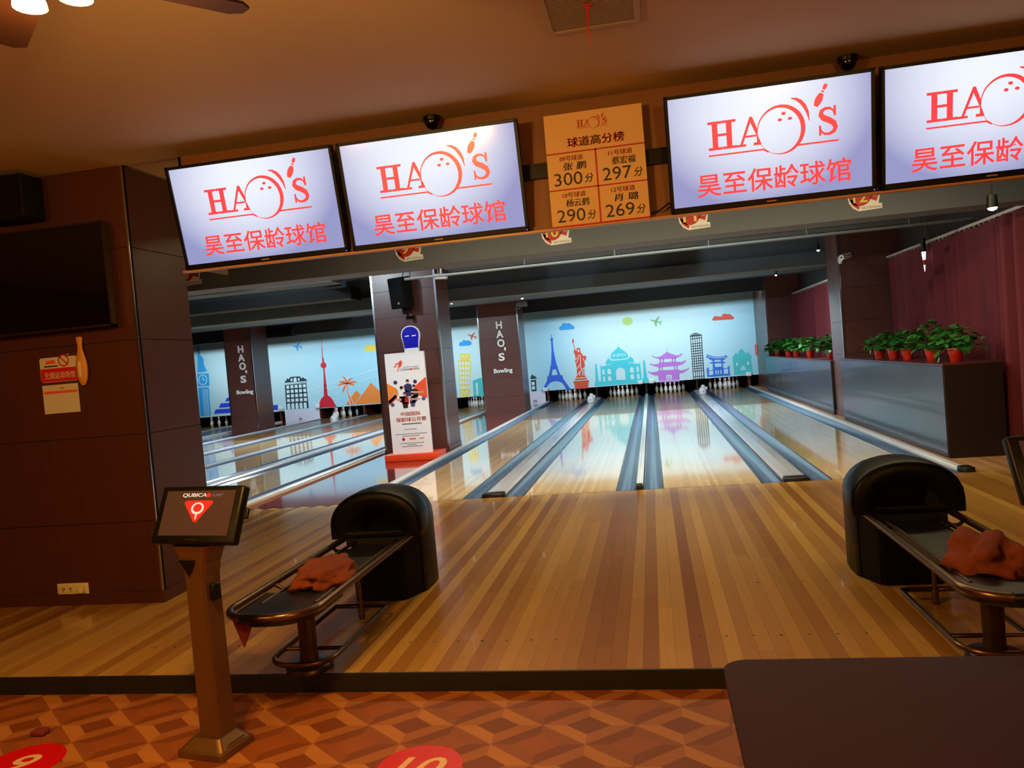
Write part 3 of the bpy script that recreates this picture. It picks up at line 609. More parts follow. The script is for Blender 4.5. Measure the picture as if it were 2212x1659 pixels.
(1,'blue2',[[(2.078,1.124),(2.14,1.166),(2.12,1.236),(2.191,1.196),(2.363,1.131),(2.538,1.106),(2.695,1.113),(2.792,1.151),(2.792,1.104),(2.829,1.075),(2.788,1.054),(2.709,1.041),(2.738,1.028),(2.735,0.998),(2.647,0.985),(2.661,0.924),(2.729,0.914),(2.726,0.874),(2.647,0.864),(2.649,0.702),(2.801,0.7),(2.814,0.739),(2.776,0.753),(2.884,0.764),(2.85,0.706),(2.863,0.433),(2.645,0.44),(2.331,0.435),(2.095,0.44),(2.084,0.505),(2.105,0.524),(2.084,0.688),(2.108,0.747),(2.084,0.765),(2.188,0.765),(2.156,0.723),(2.152,0.672),(2.299,0.67),(2.306,0.893),(2.213,0.904),(2.212,0.941),(2.33,0.941),(2.295,1.005),(2.191,1.054),(2.193,1.084)],[(2.37,1.009),(2.588,0.994),(2.58,0.934),(2.373,0.948)],[(2.369,0.887),(2.599,0.878),(2.601,0.767),(2.385,0.765)],[(2.17,0.651),(2.298,0.65),(2.297,0.508),(2.155,0.504)],[(2.662,0.671),(2.8,0.68),(2.797,0.509),(2.654,0.51)],[(2.381,0.654),(2.42,0.652),(2.416,0.519),(2.376,0.518)],[(2.461,0.651),(2.496,0.65),(2.49,0.517),(2.455,0.516)],[(2.543,0.65),(2.582,0.651),(2.578,0.516),(2.539,0.515)]]),
(2,'pale',[[(2.156,1.143),(2.358,1.082),(2.363,1.099),(2.161,1.161)]]),
(2,'pale',[[(2.359,1.081),(2.534,1.057),(2.536,1.075),(2.362,1.099)]]),
(2,'pale',[[(2.536,1.057),(2.762,1.072),(2.761,1.09),(2.534,1.075)]]),
(1,'teal',[[(3.0,0.432),(2.983,0.836),(2.98,1.058),(3.095,1.199),(3.108,1.319),(3.107,1.198),(3.185,1.101),(3.175,1.203),(3.291,1.323),(3.304,1.453),(3.302,1.322),(3.414,1.182),(3.418,1.101),(3.475,1.197),(3.49,1.296),(3.491,1.196),(3.607,1.045),(3.611,0.965),(3.585,0.947),(3.617,0.432)],[(3.201,0.577),(3.245,0.704),(3.311,0.749),(3.374,0.683),(3.386,0.582)]]),
(2,'pale',[[(3.138,0.803),(3.13,0.771),(3.113,0.752),(3.094,0.753),(3.08,0.775),(3.076,0.808),(3.085,0.841),(3.102,0.86),(3.121,0.858),(3.135,0.837)]]),
(2,'pale',[[(3.514,0.802),(3.505,0.767),(3.486,0.747),(3.465,0.749),(3.449,0.772),(3.445,0.808),(3.454,0.843),(3.473,0.863),(3.494,0.861),(3.51,0.838)]]),
(1,'red',[[(3.742,1.404),(3.805,1.429),(3.856,1.474),(3.963,1.485),(3.974,1.584),(4.009,1.591),(4.036,1.569),(4.011,1.031),(3.748,1.049)]]),
(2,'pale',[[(3.788,1.375),(3.832,1.375),(3.833,1.323),(3.788,1.323)]]),
(2,'pale',[[(3.862,1.375),(3.906,1.375),(3.907,1.322),(3.862,1.323)]]),
(2,'pale',[[(3.936,1.375),(3.98,1.375),(3.981,1.321),(3.936,1.322)]]),
(2,'pale',[[(3.788,1.289),(3.833,1.288),(3.833,1.237),(3.788,1.238)]]),
(2,'pale',[[(3.862,1.288),(3.907,1.287),(3.907,1.235),(3.863,1.236)]]),
(2,'pale',[[(3.936,1.287),(3.981,1.286),(3.981,1.233),(3.937,1.234)]]),
(2,'pale',[[(3.788,1.204),(3.833,1.202),(3.833,1.151),(3.788,1.153)]]),
(2,'pale',[[(3.863,1.201),(3.907,1.2),(3.908,1.147),(3.863,1.149)]]),
(2,'pale',[[(3.937,1.199),(3.982,1.197),(3.982,1.144),(3.937,1.146)]]),
(2,'pale',[[(3.789,1.118),(3.833,1.116),(3.833,1.064),(3.789,1.067)]]),
(2,'pale',[[(3.863,1.115),(3.908,1.112),(3.908,1.06),(3.863,1.062)]]),
(2,'pale',[[(3.938,1.111),(3.982,1.108),(3.983,1.055),(3.938,1.058)]]),
(1,'ice',[[(0.12,3.044),(1.703,2.822),(1.704,2.836),(0.122,3.058)]]),
(1,'ice',[[(1.702,2.822),(3.927,2.32),(3.929,2.334),(1.705,2.836)]]),
(1,'sky',[[(-13.049,2.836),(-13.017,2.848),(-12.892,2.822),(-12.775,2.94),(-12.735,2.94),(-12.809,2.802),(-12.727,2.781),(-12.683,2.815),(-12.657,2.813),(-12.683,2.759),(-12.68,2.687),(-12.708,2.689),(-12.73,2.748),(-12.823,2.767),(-12.826,2.633),(-12.862,2.636),(-12.909,2.774),(-13.02,2.814)]]),
(1,'ice',[[(-12.859,1.016),(-9.71,1.716),(-9.715,1.737),(-12.864,1.038)]]),
(1,'ice',[[(-12.873,0.886),(-9.738,1.425),(-9.742,1.442),(-12.877,0.903)]]),
(1,'crimson',[[(-11.862,3.019),(-11.852,3.018),(-11.858,2.323),(-11.827,2.232),(-11.826,2.117),(-11.776,2.084),(-11.745,1.993),(-11.78,1.918),(-11.842,1.886),(-11.841,1.824),(-11.802,1.818),(-11.803,1.805),(-11.839,1.799),(-11.81,0.858),(-11.703,0.795),(-11.611,0.655),(-11.584,0.575),(-11.545,0.495),(-11.483,0.41),(-12.174,0.415),(-12.188,0.509),(-12.163,0.618),(-12.082,0.768),(-11.968,0.852),(-11.886,1.803),(-11.931,1.816),(-11.894,1.835),(-11.889,1.89),(-11.967,1.929),(-11.992,2.013),(-11.951,2.092),(-11.906,2.117),(-11.899,2.26)]]),
(2,'orange2',[[(-10.993,1.239),(-10.989,1.291),(-10.991,1.342),(-11.003,1.39),(-11.023,1.435),(-11.051,1.475),(-11.087,1.509),(-11.128,1.537),(-11.172,1.56),(-11.172,1.56),(-11.148,1.519),(-11.128,1.479),(-11.11,1.44),(-11.093,1.402),(-11.075,1.364),(-11.056,1.324),(-11.037,1.282),(-11.018,1.237)]]),
(2,'orange2',[[(-10.994,1.233),(-10.961,1.269),(-10.929,1.299),(-10.898,1.327),(-10.868,1.353),(-10.838,1.378),(-10.807,1.404),(-10.771,1.43),(-10.729,1.454),(-10.729,1.454),(-10.779,1.454),(-10.828,1.448),(-10.875,1.433),(-10.917,1.409),(-10.954,1.377),(-10.982,1.337),(-11.003,1.292),(-11.017,1.243)]]),
(2,'orange2',[[(-11.001,1.227),(-10.943,1.234),(-10.888,1.238),(-10.835,1.243),(-10.784,1.248),(-10.733,1.253),(-10.682,1.259),(-10.628,1.264),(-10.574,1.266),(-10.574,1.266),(-10.624,1.289),(-10.676,1.307),(-10.732,1.318),(-10.788,1.321),(-10.846,1.315),(-10.902,1.3),(-10.957,1.278),(-11.01,1.249)]]),
(2,'orange2',[[(-11.005,1.226),(-10.962,1.214),(-10.921,1.201),(-10.883,1.189),(-10.846,1.179),(-10.809,1.169),(-10.771,1.16),(-10.731,1.15),(-10.69,1.136),(-10.69,1.136),(-10.716,1.171),(-10.746,1.202),(-10.781,1.229),(-10.821,1.248),(-10.864,1.26),(-10.911,1.264),(-10.958,1.26),(-11.006,1.249)]]),
(2,'orange2',[[(-11.014,1.246),(-11.067,1.207),(-11.113,1.167),(-11.152,1.124),(-11.181,1.079),(-11.201,1.033),(-11.211,0.987),(-11.213,0.942),(-11.206,0.901),(-11.206,0.901),(-11.186,0.937),(-11.163,0.971),(-11.138,1.007),(-11.113,1.044),(-11.087,1.084),(-11.06,1.129),(-11.03,1.178),(-10.997,1.23)]]),
(2,'orange2',[[(-11.002,1.249),(-11.054,1.272),(-11.109,1.286),(-11.166,1.291),(-11.223,1.285),(-11.278,1.269),(-11.33,1.244),(-11.379,1.211),(-11.425,1.171),(-11.425,1.171),(-11.367,1.188),(-11.312,1.199),(-11.26,1.207),(-11.21,1.213),(-11.162,1.218),(-11.113,1.223),(-11.063,1.226),(-11.009,1.227)]]),
(2,'orange2',[[(-10.998,1.247),(-11.033,1.285),(-11.072,1.317),(-11.114,1.341),(-11.16,1.358),(-11.207,1.365),(-11.254,1.365),(-11.301,1.356),(-11.345,1.342),(-11.345,1.342),(-11.301,1.33),(-11.261,1.316),(-11.222,1.302),(-11.184,1.288),(-11.145,1.274),(-11.104,1.26),(-11.06,1.246),(-11.013,1.229)]]),
(3,'orange2',[[(-11.028,1.196),(-10.987,1.192),(-10.971,0.927),(-10.913,0.702),(-10.815,0.447),(-10.922,0.422),(-10.997,0.73),(-11.026,0.975)]]),
(4,'pale',[[(-11.044,1.185),(-11.041,0.975),(-11.021,0.976),(-11.023,1.185)]]),
(4,'pale',[[(-11.041,0.974),(-11.012,0.729),(-10.991,0.732),(-11.021,0.977)]]),
(4,'pale',[[(-11.012,0.728),(-10.943,0.425),(-10.923,0.43),(-10.991,0.733)]]),
(4,'pale',[[(-10.992,1.191),(-10.976,0.926),(-10.956,0.927),(-10.972,1.193)]]),
(4,'pale',[[(-10.976,0.924),(-10.919,0.699),(-10.899,0.704),(-10.956,0.929)]]),
(4,'pale',[[(-10.919,0.698),(-10.813,0.443),(-10.794,0.45),(-10.899,0.705)]]),
(1,'orange',[[(-11.14,0.454),(-10.672,0.97),(-10.489,0.775),(-10.78,0.445)]]),
(1,'orange',[[(-10.762,0.439),(-10.071,1.208),(-9.728,0.842),(-9.417,0.501),(-9.419,0.403)]]),
(1,'yellow',[[(-10.217,2.446),(-10.163,2.529),(-10.087,2.61),(-9.972,2.611),(-9.86,2.579),(-9.742,2.613),(-9.69,2.684),(-9.573,2.707),(-9.401,2.594),(-9.323,2.456),(-9.377,2.363),(-10.177,2.388)]]),
(1,'slate',[[(-13.53,1.432),(-13.509,1.479),(-13.402,1.583),(-13.386,1.631),(-13.338,1.627),(-13.325,1.588),(-13.237,1.677),(-12.868,1.674),(-12.794,1.583),(-12.73,1.629),(-12.699,1.583),(-12.631,1.555),(-12.579,1.473),(-12.598,1.408)]]),
(2,'pale',[[(-13.517,1.433),(-12.589,1.429),(-12.589,1.465),(-13.516,1.469)]]),
(1,'slate',[[(-13.499,1.389),(-12.623,1.392),(-12.616,0.44),(-13.522,0.45)]]),
(2,'pale',[[(-13.44,1.359),(-13.325,1.359),(-13.329,1.243),(-13.445,1.244)]]),
(2,'pale',[[(-13.27,1.358),(-13.156,1.358),(-13.159,1.241),(-13.275,1.242)]]),
(2,'pale',[[(-13.102,1.358),(-12.987,1.357),(-12.99,1.24),(-13.105,1.241)]]),
(2,'pale',[[(-12.933,1.357),(-12.819,1.356),(-12.821,1.238),(-12.936,1.239)]]),
(2,'pale',[[(-12.765,1.356),(-12.651,1.355),(-12.652,1.237),(-12.767,1.238)]]),
(2,'pale',[[(-13.447,1.189),(-13.331,1.188),(-13.336,1.072),(-13.452,1.073)]]),
(2,'pale',[[(-13.277,1.187),(-13.161,1.186),(-13.165,1.07),(-13.281,1.071)]]),
(2,'pale',[[(-13.107,1.186),(-12.991,1.185),(-12.994,1.067),(-13.11,1.069)]]),
(2,'pale',[[(-12.937,1.184),(-12.822,1.183),(-12.824,1.065),(-12.939,1.067)]]),
(2,'pale',[[(-12.768,1.182),(-12.653,1.181),(-12.654,1.063),(-12.769,1.065)]]),
(2,'pale',[[(-13.454,1.019),(-13.338,1.017),(-13.342,0.901),(-13.46,0.903)]]),
(2,'pale',[[(-13.283,1.016),(-13.166,1.015),(-13.17,0.898),(-13.287,0.9)]]),
(2,'pale',[[(-13.112,1.014),(-12.995,1.012),(-12.998,0.895),(-13.115,0.897)]]),
(2,'pale',[[(-12.941,1.011),(-12.825,1.01),(-12.827,0.892),(-12.943,0.894)]]),
(2,'pale',[[(-12.77,1.009),(-12.654,1.007),(-12.655,0.889),(-12.772,0.891)]]),
(2,'pale',[[(-13.462,0.849),(-13.344,0.846),(-13.349,0.73),(-13.467,0.733)]]),
(2,'pale',[[(-13.289,0.845),(-13.172,0.843),(-13.175,0.726),(-13.293,0.729)]]),
(2,'pale',[[(-13.117,0.842),(-12.999,0.84),(-13.002,0.723),(-13.12,0.725)]]),
(2,'pale',[[(-12.944,0.839),(-12.827,0.837),(-12.829,0.719),(-12.947,0.721)]]),
(2,'pale',[[(-12.773,0.836),(-12.656,0.833),(-12.657,0.715),(-12.774,0.717)]]),
(2,'pale',[[(-13.48,0.459),(-13.475,0.633),(-13.464,0.66),(-13.44,0.679),(-13.41,0.684),(-13.381,0.674),(-13.361,0.652),(-13.356,0.624),(-13.361,0.45)]]),
(2,'pale',[[(-13.313,0.458),(-13.307,0.63),(-13.297,0.657),(-13.273,0.675),(-13.242,0.681),(-13.214,0.671),(-13.194,0.649),(-13.189,0.621),(-13.194,0.449)]]),
(2,'pale',[[(-13.146,0.457),(-13.14,0.626),(-13.13,0.653),(-13.106,0.672),(-13.076,0.677),(-13.047,0.668),(-13.027,0.646),(-13.022,0.617),(-13.027,0.448)]]),
(2,'pale',[[(-12.979,0.456),(-12.974,0.623),(-12.963,0.65),(-12.939,0.669),(-12.909,0.674),(-12.88,0.664),(-12.861,0.642),(-12.856,0.614),(-12.86,0.447)]]),
(2,'pale',[[(-12.812,0.455),(-12.807,0.619),(-12.797,0.646),(-12.773,0.665),(-12.743,0.67),(-12.714,0.661),(-12.695,0.639),(-12.689,0.611),(-12.694,0.446)]]),
(2,'pale',[[(-13.232,1.614),(-13.165,1.609),(-13.176,1.509),(-13.242,1.514)]]),
(2,'pale',[[(-13.13,1.483),(-13.12,1.587),(-13.109,1.615),(-13.084,1.634),(-13.053,1.64),(-13.023,1.63),(-13.002,1.607),(-12.997,1.577),(-13.007,1.473)]]),
(2,'pale',[[(-12.939,1.608),(-12.875,1.603),(-12.885,1.506),(-12.949,1.511)]]),
(1,'azure',[[(-16.945,3.155),(-16.878,3.178),(-16.884,2.828),(-16.756,2.67),(-16.765,2.437),(-16.657,2.165),(-17.068,2.154)]]),
(1,'azure',[[(-17.074,2.105),(-16.595,2.087),(-16.605,1.604),(-17.095,1.608)]]),
(1,'azure',[[(-17.094,1.56),(-16.646,1.549),(-16.68,0.451),(-17.122,0.46)]]),
(2,'pale',[[(-16.712,1.843),(-16.721,1.8),(-16.693,1.796),(-16.684,1.838)]]),
(2,'pale',[[(-16.72,1.803),(-16.737,1.763),(-16.71,1.754),(-16.693,1.793)]]),
(2,'pale',[[(-16.736,1.765),(-16.76,1.731),(-16.736,1.717),(-16.712,1.751)]]),
(2,'pale',[[(-16.758,1.733),(-16.789,1.705),(-16.768,1.686),(-16.738,1.715)]]),
(2,'pale',[[(-16.786,1.706),(-16.821,1.686),(-16.806,1.664),(-16.771,1.684)]]),
(2,'pale',[[(-16.818,1.688),(-16.856,1.676),(-16.847,1.651),(-16.809,1.663)]]),
(2,'pale',[[(-16.852,1.677),(-16.891,1.675),(-16.89,1.649),(-16.851,1.651)]]),
(2,'pale',[[(-16.887,1.675),(-16.924,1.683),(-16.931,1.657),(-16.893,1.649)]]),
(2,'pale',[[(-16.921,1.681),(-16.956,1.698),(-16.97,1.675),(-16.935,1.658)]]),
(2,'pale',[[(-16.953,1.697),(-16.983,1.722),(-17.003,1.703),(-16.972,1.677)]]),
(2,'pale',[[(-16.981,1.72),(-17.005,1.752),(-17.029,1.737),(-17.005,1.705)]]),
(2,'pale',[[(-17.003,1.75),(-17.02,1.788),(-17.047,1.778),(-17.03,1.74)]]),
(2,'pale',[[(-17.019,1.785),(-17.028,1.827),(-17.056,1.822),(-17.048,1.78)]]),
(2,'pale',[[(-17.027,1.825),(-17.027,1.868),(-17.056,1.868),(-17.056,1.824)]]),
(2,'pale',[[(-17.027,1.865),(-17.018,1.908),(-17.047,1.912),(-17.056,1.87)]]),
(2,'pale',[[(-17.019,1.905),(-17.002,1.945),(-17.029,1.954),(-17.046,1.915)]]),
(2,'pale',[[(-17.003,1.943),(-16.979,1.977),(-17.003,1.991),(-17.028,1.957)]]),
(2,'pale',[[(-16.981,1.975),(-16.95,2.003),(-16.971,2.022),(-17.001,1.993)]]),
(2,'pale',[[(-16.953,2.001),(-16.918,2.022),(-16.933,2.044),(-16.968,2.024)]]),
(2,'pale',[[(-16.921,2.02),(-16.883,2.032),(-16.892,2.056),(-16.93,2.045)]]),
(2,'pale',[[(-16.887,2.031),(-16.848,2.033),(-16.85,2.059),(-16.888,2.057)]]),
(2,'pale',[[(-16.852,2.033),(-16.815,2.025),(-16.808,2.051),(-16.846,2.059)]]),
(2,'pale',[[(-16.818,2.026),(-16.783,2.009),(-16.77,2.032),(-16.804,2.049)]]),
(2,'pale',[[(-16.786,2.011),(-16.756,1.986),(-16.737,2.005),(-16.767,2.03)]]),
(2,'pale',[[(-16.758,1.988),(-16.735,1.955),(-16.711,1.97),(-16.735,2.003)]]),
(2,'pale',[[(-16.736,1.958),(-16.719,1.92),(-16.693,1.93),(-16.709,1.968)]]),
(2,'pale',[[(-16.72,1.922),(-16.712,1.881),(-16.684,1.886),(-16.692,1.927)]]),
(2,'pale',[[(-16.712,1.883),(-16.712,1.84),(-16.684,1.84),(-16.683,1.883)]]),
(2,'pale',[[(-16.871,1.976),(-16.875,1.845),(-16.847,1.844),(-16.842,1.976)]]),
(2,'pale',[[(-16.861,1.831),(-16.765,1.83),(-16.764,1.856),(-16.86,1.858)]]),
(2,'pale',[[(-16.917,1.496),(-16.949,0.485),(-16.93,0.485),(-16.898,1.496)]]),
(2,'pale',[[(-16.854,1.491),(-16.885,0.48),(-16.866,0.48),(-16.835,1.491)]]),
(2,'pale',[[(-16.79,1.486),(-16.821,0.476),(-16.802,0.476),(-16.771,1.486)]]),
(2,'pale',[[(-16.727,1.481),(-16.758,0.471),(-16.739,0.471),(-16.708,1.481)]]),
(1,'royal',[[(-16.547,0.501),(-16.452,0.67),(-13.865,0.66),(-13.85,0.466)]]),
(1,'royal',[[(-16.31,0.718),(-16.212,0.887),(-14.099,0.883),(-14.035,0.725)]]),
(1,'royal',[[(-16.031,0.946),(-15.93,1.085),(-14.272,1.075),(-14.207,0.955)]]),
(1,'royal',[[(-15.805,1.134),(-15.698,1.242),(-15.034,1.569),(-14.443,1.233),(-14.361,1.125)]]),
(1,'coral',[[(-6.236,2.661),(-6.205,2.667),(-6.099,2.621),(-5.974,2.71),(-5.938,2.703),(-6.03,2.588),(-5.96,2.554),(-5.915,2.578),(-5.892,2.571),(-5.925,2.526),(-5.936,2.458),(-5.96,2.466),(-5.969,2.524),(-6.048,2.558),(-6.076,2.435),(-6.107,2.444),(-6.123,2.58),(-6.215,2.636)]]),
(1,'sky',[[(-6.587,2.3),(-6.556,2.394),(-6.458,2.413),(-6.401,2.482),(-6.278,2.438),(-6.206,2.454),(-6.108,2.382),(-6.107,2.3),(-6.167,2.258),(-6.534,2.263)]]),
(1,'yellow',[[(-6.565,1.982),(-6.181,1.949),(-6.225,1.706),(-6.168,1.682),(-6.186,1.579),(-6.367,0.396),(-6.688,0.387),(-6.672,1.729),(-6.58,1.744)]]),
(2,'pale',[[(-6.645,1.699),(-6.56,1.69),(-6.565,1.561),(-6.648,1.57)]]),
(2,'pale',[[(-6.527,1.686),(-6.442,1.677),(-6.451,1.55),(-6.533,1.558)]]),
(2,'pale',[[(-6.408,1.673),(-6.323,1.664),(-6.337,1.538),(-6.419,1.546)]]),
(2,'pale',[[(-6.29,1.661),(-6.205,1.652),(-6.223,1.527),(-6.305,1.535)]]),
(2,'pale',[[(-6.649,1.524),(-6.567,1.516),(-6.573,1.388),(-6.651,1.395)]]),
(2,'pale',[[(-6.536,1.513),(-6.454,1.505),(-6.464,1.378),(-6.542,1.385)]]),
(2,'pale',[[(-6.423,1.502),(-6.342,1.494),(-6.355,1.367),(-6.433,1.375)]]),
(2,'pale',[[(-6.31,1.491),(-6.229,1.482),(-6.247,1.357),(-6.325,1.364)]]),
(2,'pale',[[(-6.652,1.35),(-6.574,1.343),(-6.58,1.215),(-6.654,1.221)]]),
(2,'pale',[[(-6.544,1.34),(-6.467,1.333),(-6.477,1.206),(-6.551,1.212)]]),
(2,'pale',[[(-6.437,1.33),(-6.36,1.323),(-6.373,1.196),(-6.448,1.203)]]),
(2,'pale',[[(-6.33,1.32),(-6.253,1.313),(-6.27,1.187),(-6.345,1.194)]]),
(2,'pale',[[(-6.655,1.176),(-6.582,1.17),(-6.587,1.041),(-6.658,1.047)]]),
(2,'pale',[[(-6.553,1.167),(-6.48,1.161),(-6.489,1.033),(-6.56,1.039)]]),
(2,'pale',[[(-6.451,1.158),(-6.378,1.152),(-6.392,1.025),(-6.462,1.031)]]),
(2,'pale',[[(-6.35,1.15),(-6.277,1.143),(-6.294,1.018),(-6.364,1.023)]]),
(2,'pale',[[(-6.658,1.001),(-6.589,0.996),(-6.594,0.868),(-6.661,0.872)]]),
(2,'pale',[[(-6.562,0.994),(-6.493,0.989),(-6.502,0.861),(-6.569,0.866)]]),
(2,'pale',[[(-6.466,0.986),(-6.396,0.981),(-6.41,0.854),(-6.476,0.859)]]),
(2,'pale',[[(-6.37,0.979),(-6.3,0.973),(-6.318,0.848),(-6.384,0.852)]]),
(2,'pale',[[(-6.662,0.827),(-6.596,0.822),(-6.602,0.694),(-6.664,0.698)]]),
(2,'pale',[[(-6.571,0.821),(-6.505,0.816),(-6.515,0.689),(-6.577,0.692)]]),
(2,'pale',[[(-6.48,0.814),(-6.415,0.81),(-6.428,0.683),(-6.491,0.687)]]),
(2,'pale',[[(-6.389,0.808),(-6.324,0.804),(-6.342,0.678),(-6.404,0.682)]]),
(2,'pale',[[(-6.538,1.746),(-6.527,1.869),(-6.517,1.895),(-6.494,1.914),(-6.466,1.918),(-6.438,1.909),(-6.419,1.887),(-6.414,1.859),(-6.425,1.736)]]),
(3,'yellow',[[(-6.532,1.745),(-6.524,1.835),(-6.516,1.858),(-6.497,1.874),(-6.472,1.878),(-6.449,1.87),(-6.433,1.851),(-6.429,1.827),(-6.437,1.737)]]),
(2,'pale',[[(-6.378,1.732),(-6.367,1.855),(-6.357,1.882),(-6.334,1.9),(-6.306,1.905),(-6.278,1.895),(-6.26,1.873),(-6.255,1.846),(-6.266,1.723)]]),
(3,'yellow',[[(-6.372,1.732),(-6.364,1.822),(-6.356,1.845),(-6.337,1.86),(-6.312,1.864),(-6.289,1.856),(-6.273,1.838),(-6.269,1.814),(-6.277,1.724)]]),
(2,'pale',[[(-6.654,0.417),(-6.64,0.576),(-6.631,0.602),(-6.609,0.62),(-6.582,0.624),(-6.556,0.615),(-6.538,0.595),(-6.533,0.568),(-6.547,0.409)]]),
(3,'yellow',[[(-6.637,0.416),(-6.625,0.553),(-6.619,0.571),(-6.604,0.583),(-6.585,0.586),(-6.567,0.58),(-6.555,0.566),(-6.552,0.548),(-6.564,0.41)]]),
(2,'pale',[[(-6.519,0.407),(-6.505,0.566),(-6.495,0.592),(-6.474,0.609),(-6.447,0.614),(-6.421,0.605),(-6.403,0.584),(-6.398,0.558),(-6.412,0.399)]]),
(3,'yellow',[[(-6.502,0.406),(-6.49,0.543),(-6.484,0.56),(-6.469,0.572),(-6.45,0.576),(-6.433,0.57),(-6.42,0.555),(-6.417,0.537),(-6.429,0.4)]]),
(1,'teal',[[(-6.192,0.969),(-5.894,1.055),(-5.445,0.915),(-5.493,0.365),(-6.198,0.391)],[(-6.087,0.883),(-6.007,0.891),(-6.02,0.438),(-6.099,0.43)]]),
]
# ================================================================== mural above the pins
YM = 18.6
mb = MB().m('mural_paper').box(-20.8, 4.3, YM, YM + .03, .395, 3.6)
for layer, c, loops in MURAL:
    mb.m('print_' + c).poly(loops, lambda x, z, y=YM - .0025 * layer: Vector((x, y, z)))
mb.m('print_pale').text('INFO', lambda x, z: Vector((x, YM - .006, z)), -1.085, -.62, 1.40, 1.50, .006)
tag(mb.build('mural_wall'), 'pale blue mural panel over the pins, printed with landmark silhouettes, planes and clouds', 'mural')
for x0, x1, l in ((-13.60, -12.20, 'left of the leftmost red tower'), (-5.12, -3.57, 'beside the nearer lettered pillar')):
    t = thing('low_panel', 'plain white low panel under the mural, ' + l, 'panel', (x0, YM, -.02))
    pw(MB().m('white_panel').box(x0, x1, YM - .01, YM + .02, -.02, .393), 'board', t)
    xm = x0 + (.62 if x0 < -9 else x1 - x0 - .38)
    pw(MB().m('black').tube([(xm - .05, YM - .015, .02), (xm - .04, YM - .05, .09), (xm + .04, YM - .05, .09), (xm + .05, YM - .015, .02)], .01, 8), 'handle', t)
for x, z, l in ((-3.56, .45, 'left end, by the lettered pillar'), (-.197, .446, 'under the turquoise palace right foot'), (.188, .44, 'by the pink pagoda left foot'), (3.47, .434, 'right end, by the turquoise church'), (-13.75, .49, 'beside the blue stepped pyramid'), (-12.24, .48, 'left of the red tower')):
    t = thing('sensor_box', 'small white box on the mural bottom edge, ' + l, 'box', (x, YM, z), group='small white boxes along the bottom of the mural')
    MB().m('white_plastic').rbox(-.085, .085, -.075, -.012, -.065, .065, .01).build('case', t)
    MB().m('black').tube([(.085, -.03, -.02), (.13, -.03, .0), (.15, -.02, -.05)], .006, 6).build('cable', t)
# white faceted sensor housings on the wide dividers
for x, y, l in ((w1, 15.8, 'on the divider left of the middle lanes'), (w2, 15.8, 'on the divider right of the middle lanes'), (w3, 15.8, 'on the far-left divider under the red tower'), (w6, 15.8, 'beyond the left lettered pillar')):
    t = thing('pin_sensor', 'white faceted plastic sensor housing ' + l, 'sensor', (x, y, .04), group='white sensor housings on the wide dividers')
    mb = MB().m('white_plastic')
    mb.lathe([(.12, 0), (.135, .06), (.125, .14), (.095, .20), (.04, .225)], n=8, sx=.95, sy=1.15); h_ = mb.build('housing', t)
    MB().m('white_plastic').lathe([(.05, 0), (.07, .04), (.05, .09), (.02, .1)], c=(.02, .02, .195), n=6).rbox(.07, .15, -.04, .05, .14, .23, .02).build('hood', h_)
    MB().m('black').cyl((0, -.165, .10), (0, -.13, .10), .014).build('lens', h_)

# ================================================================== raised letters on the two far pillars
def wall_sign(xc, sc, label):
    t = thing('wall_letters', label, 'sign', (xc, 14.485, 1.2)); P = lambda a, b: Vector((a, 0, b))
    for ch, zt, h, dx in (('H', 2.82, .23, 0), ('A', 2.545, .235, 0), ('O', 2.27, .24, .015), ("'", 2.01, .10, .125), ('S', 1.845, .24, .0)):
        w = {'H': .19, 'A': .225, 'O': .225, "'": .055, 'S': .19}[ch]
        MB().m('letter_white').text(ch, P, dx - w / 2, dx + w / 2, zt - h - 1.2, zt - 1.2, .03, .03).build('letter', t)
    MB().m('letter_white').text('Bowling', P, -.28, .30, .0, .175, .022, .03).build('lettering', t)
wall_sign(-4.25, 1, "white raised HAO'S Bowling letters on the pillar left of the blue tower mural")
wall_sign(-12.87, 1, "white raised HAO'S Bowling letters on the farther pillar by the stepped pyramid")

# ================================================================== ceiling services of the lane hall
for x, y0, y1, z, w, l in ((-6.6, 1.2, 7.6, 3.6, .34, 'left of the big pillar'), (-1.5, 1.2, 7.6, 3.75, .30, 'above the left near lanes'), (1.3, 1.2, 7.6, 3.75, .30, 'above the right near lanes'), (-9.6, 8.8, 15.8, 3.75, .5, 'above the far-left lanes'), (-.6, 8.8, 11.8, 3.7, .4, 'above the middle divider, far end'), (2.6, 8.8, 11.8, 3.7, .4, 'near the planter cabinets, far end')):
    t = thing('air_duct', 'grey ceiling duct running along the lanes, ' + l, 'duct', (x, y0, z), group='grey ducts under the lane hall ceiling')
    pw(MB().m('duct_grey').box(x - w / 2, x + w / 2, y0, y1, z, z + .22), 'duct', t, .01)
    mb = MB().m('pipe_grey')
    for i in range(3):
        yy = y0 + (i + .5) * (y1 - y0) / 3; mb.box(x - w / 2 - .03, x + w / 2 + .03, yy - .02, yy + .02, z - .03, z).cyl((x - w / 2 - .02, yy, z), (x - w / 2 - .02, yy, 4.5), .008, n=6).cyl((x + w / 2 + .02, yy, z), (x + w / 2 + .02, yy, 4.5), .008, n=6)
    pw(mb, 'hanger', t)
for y, z, r, x0, x1, l in ((2.6, 3.0, .022, -3.4, 4.7, 'over the near lanes'), (1.3, 3.03, .016, -20, 3.2, 'just behind the lane number beam')):
    t = thing('ceiling_pipe', 'thin pale pipe crossing under the hall ceiling, ' + l, 'pipe', (x0, y, z))
    pw(MB().m('pipe_grey').cyl((x0, y, z), (x1, y, z), r, n=10), 'pipe', t)
    mb = MB().m('pipe_grey')
    for i in range(6): xx = x0 + (i + .4) * (x1 - x0) / 6; mb.cyl((xx, y, z), (xx, y, 4.5), .006, n=6)
    pw(mb, 'hanger', t)
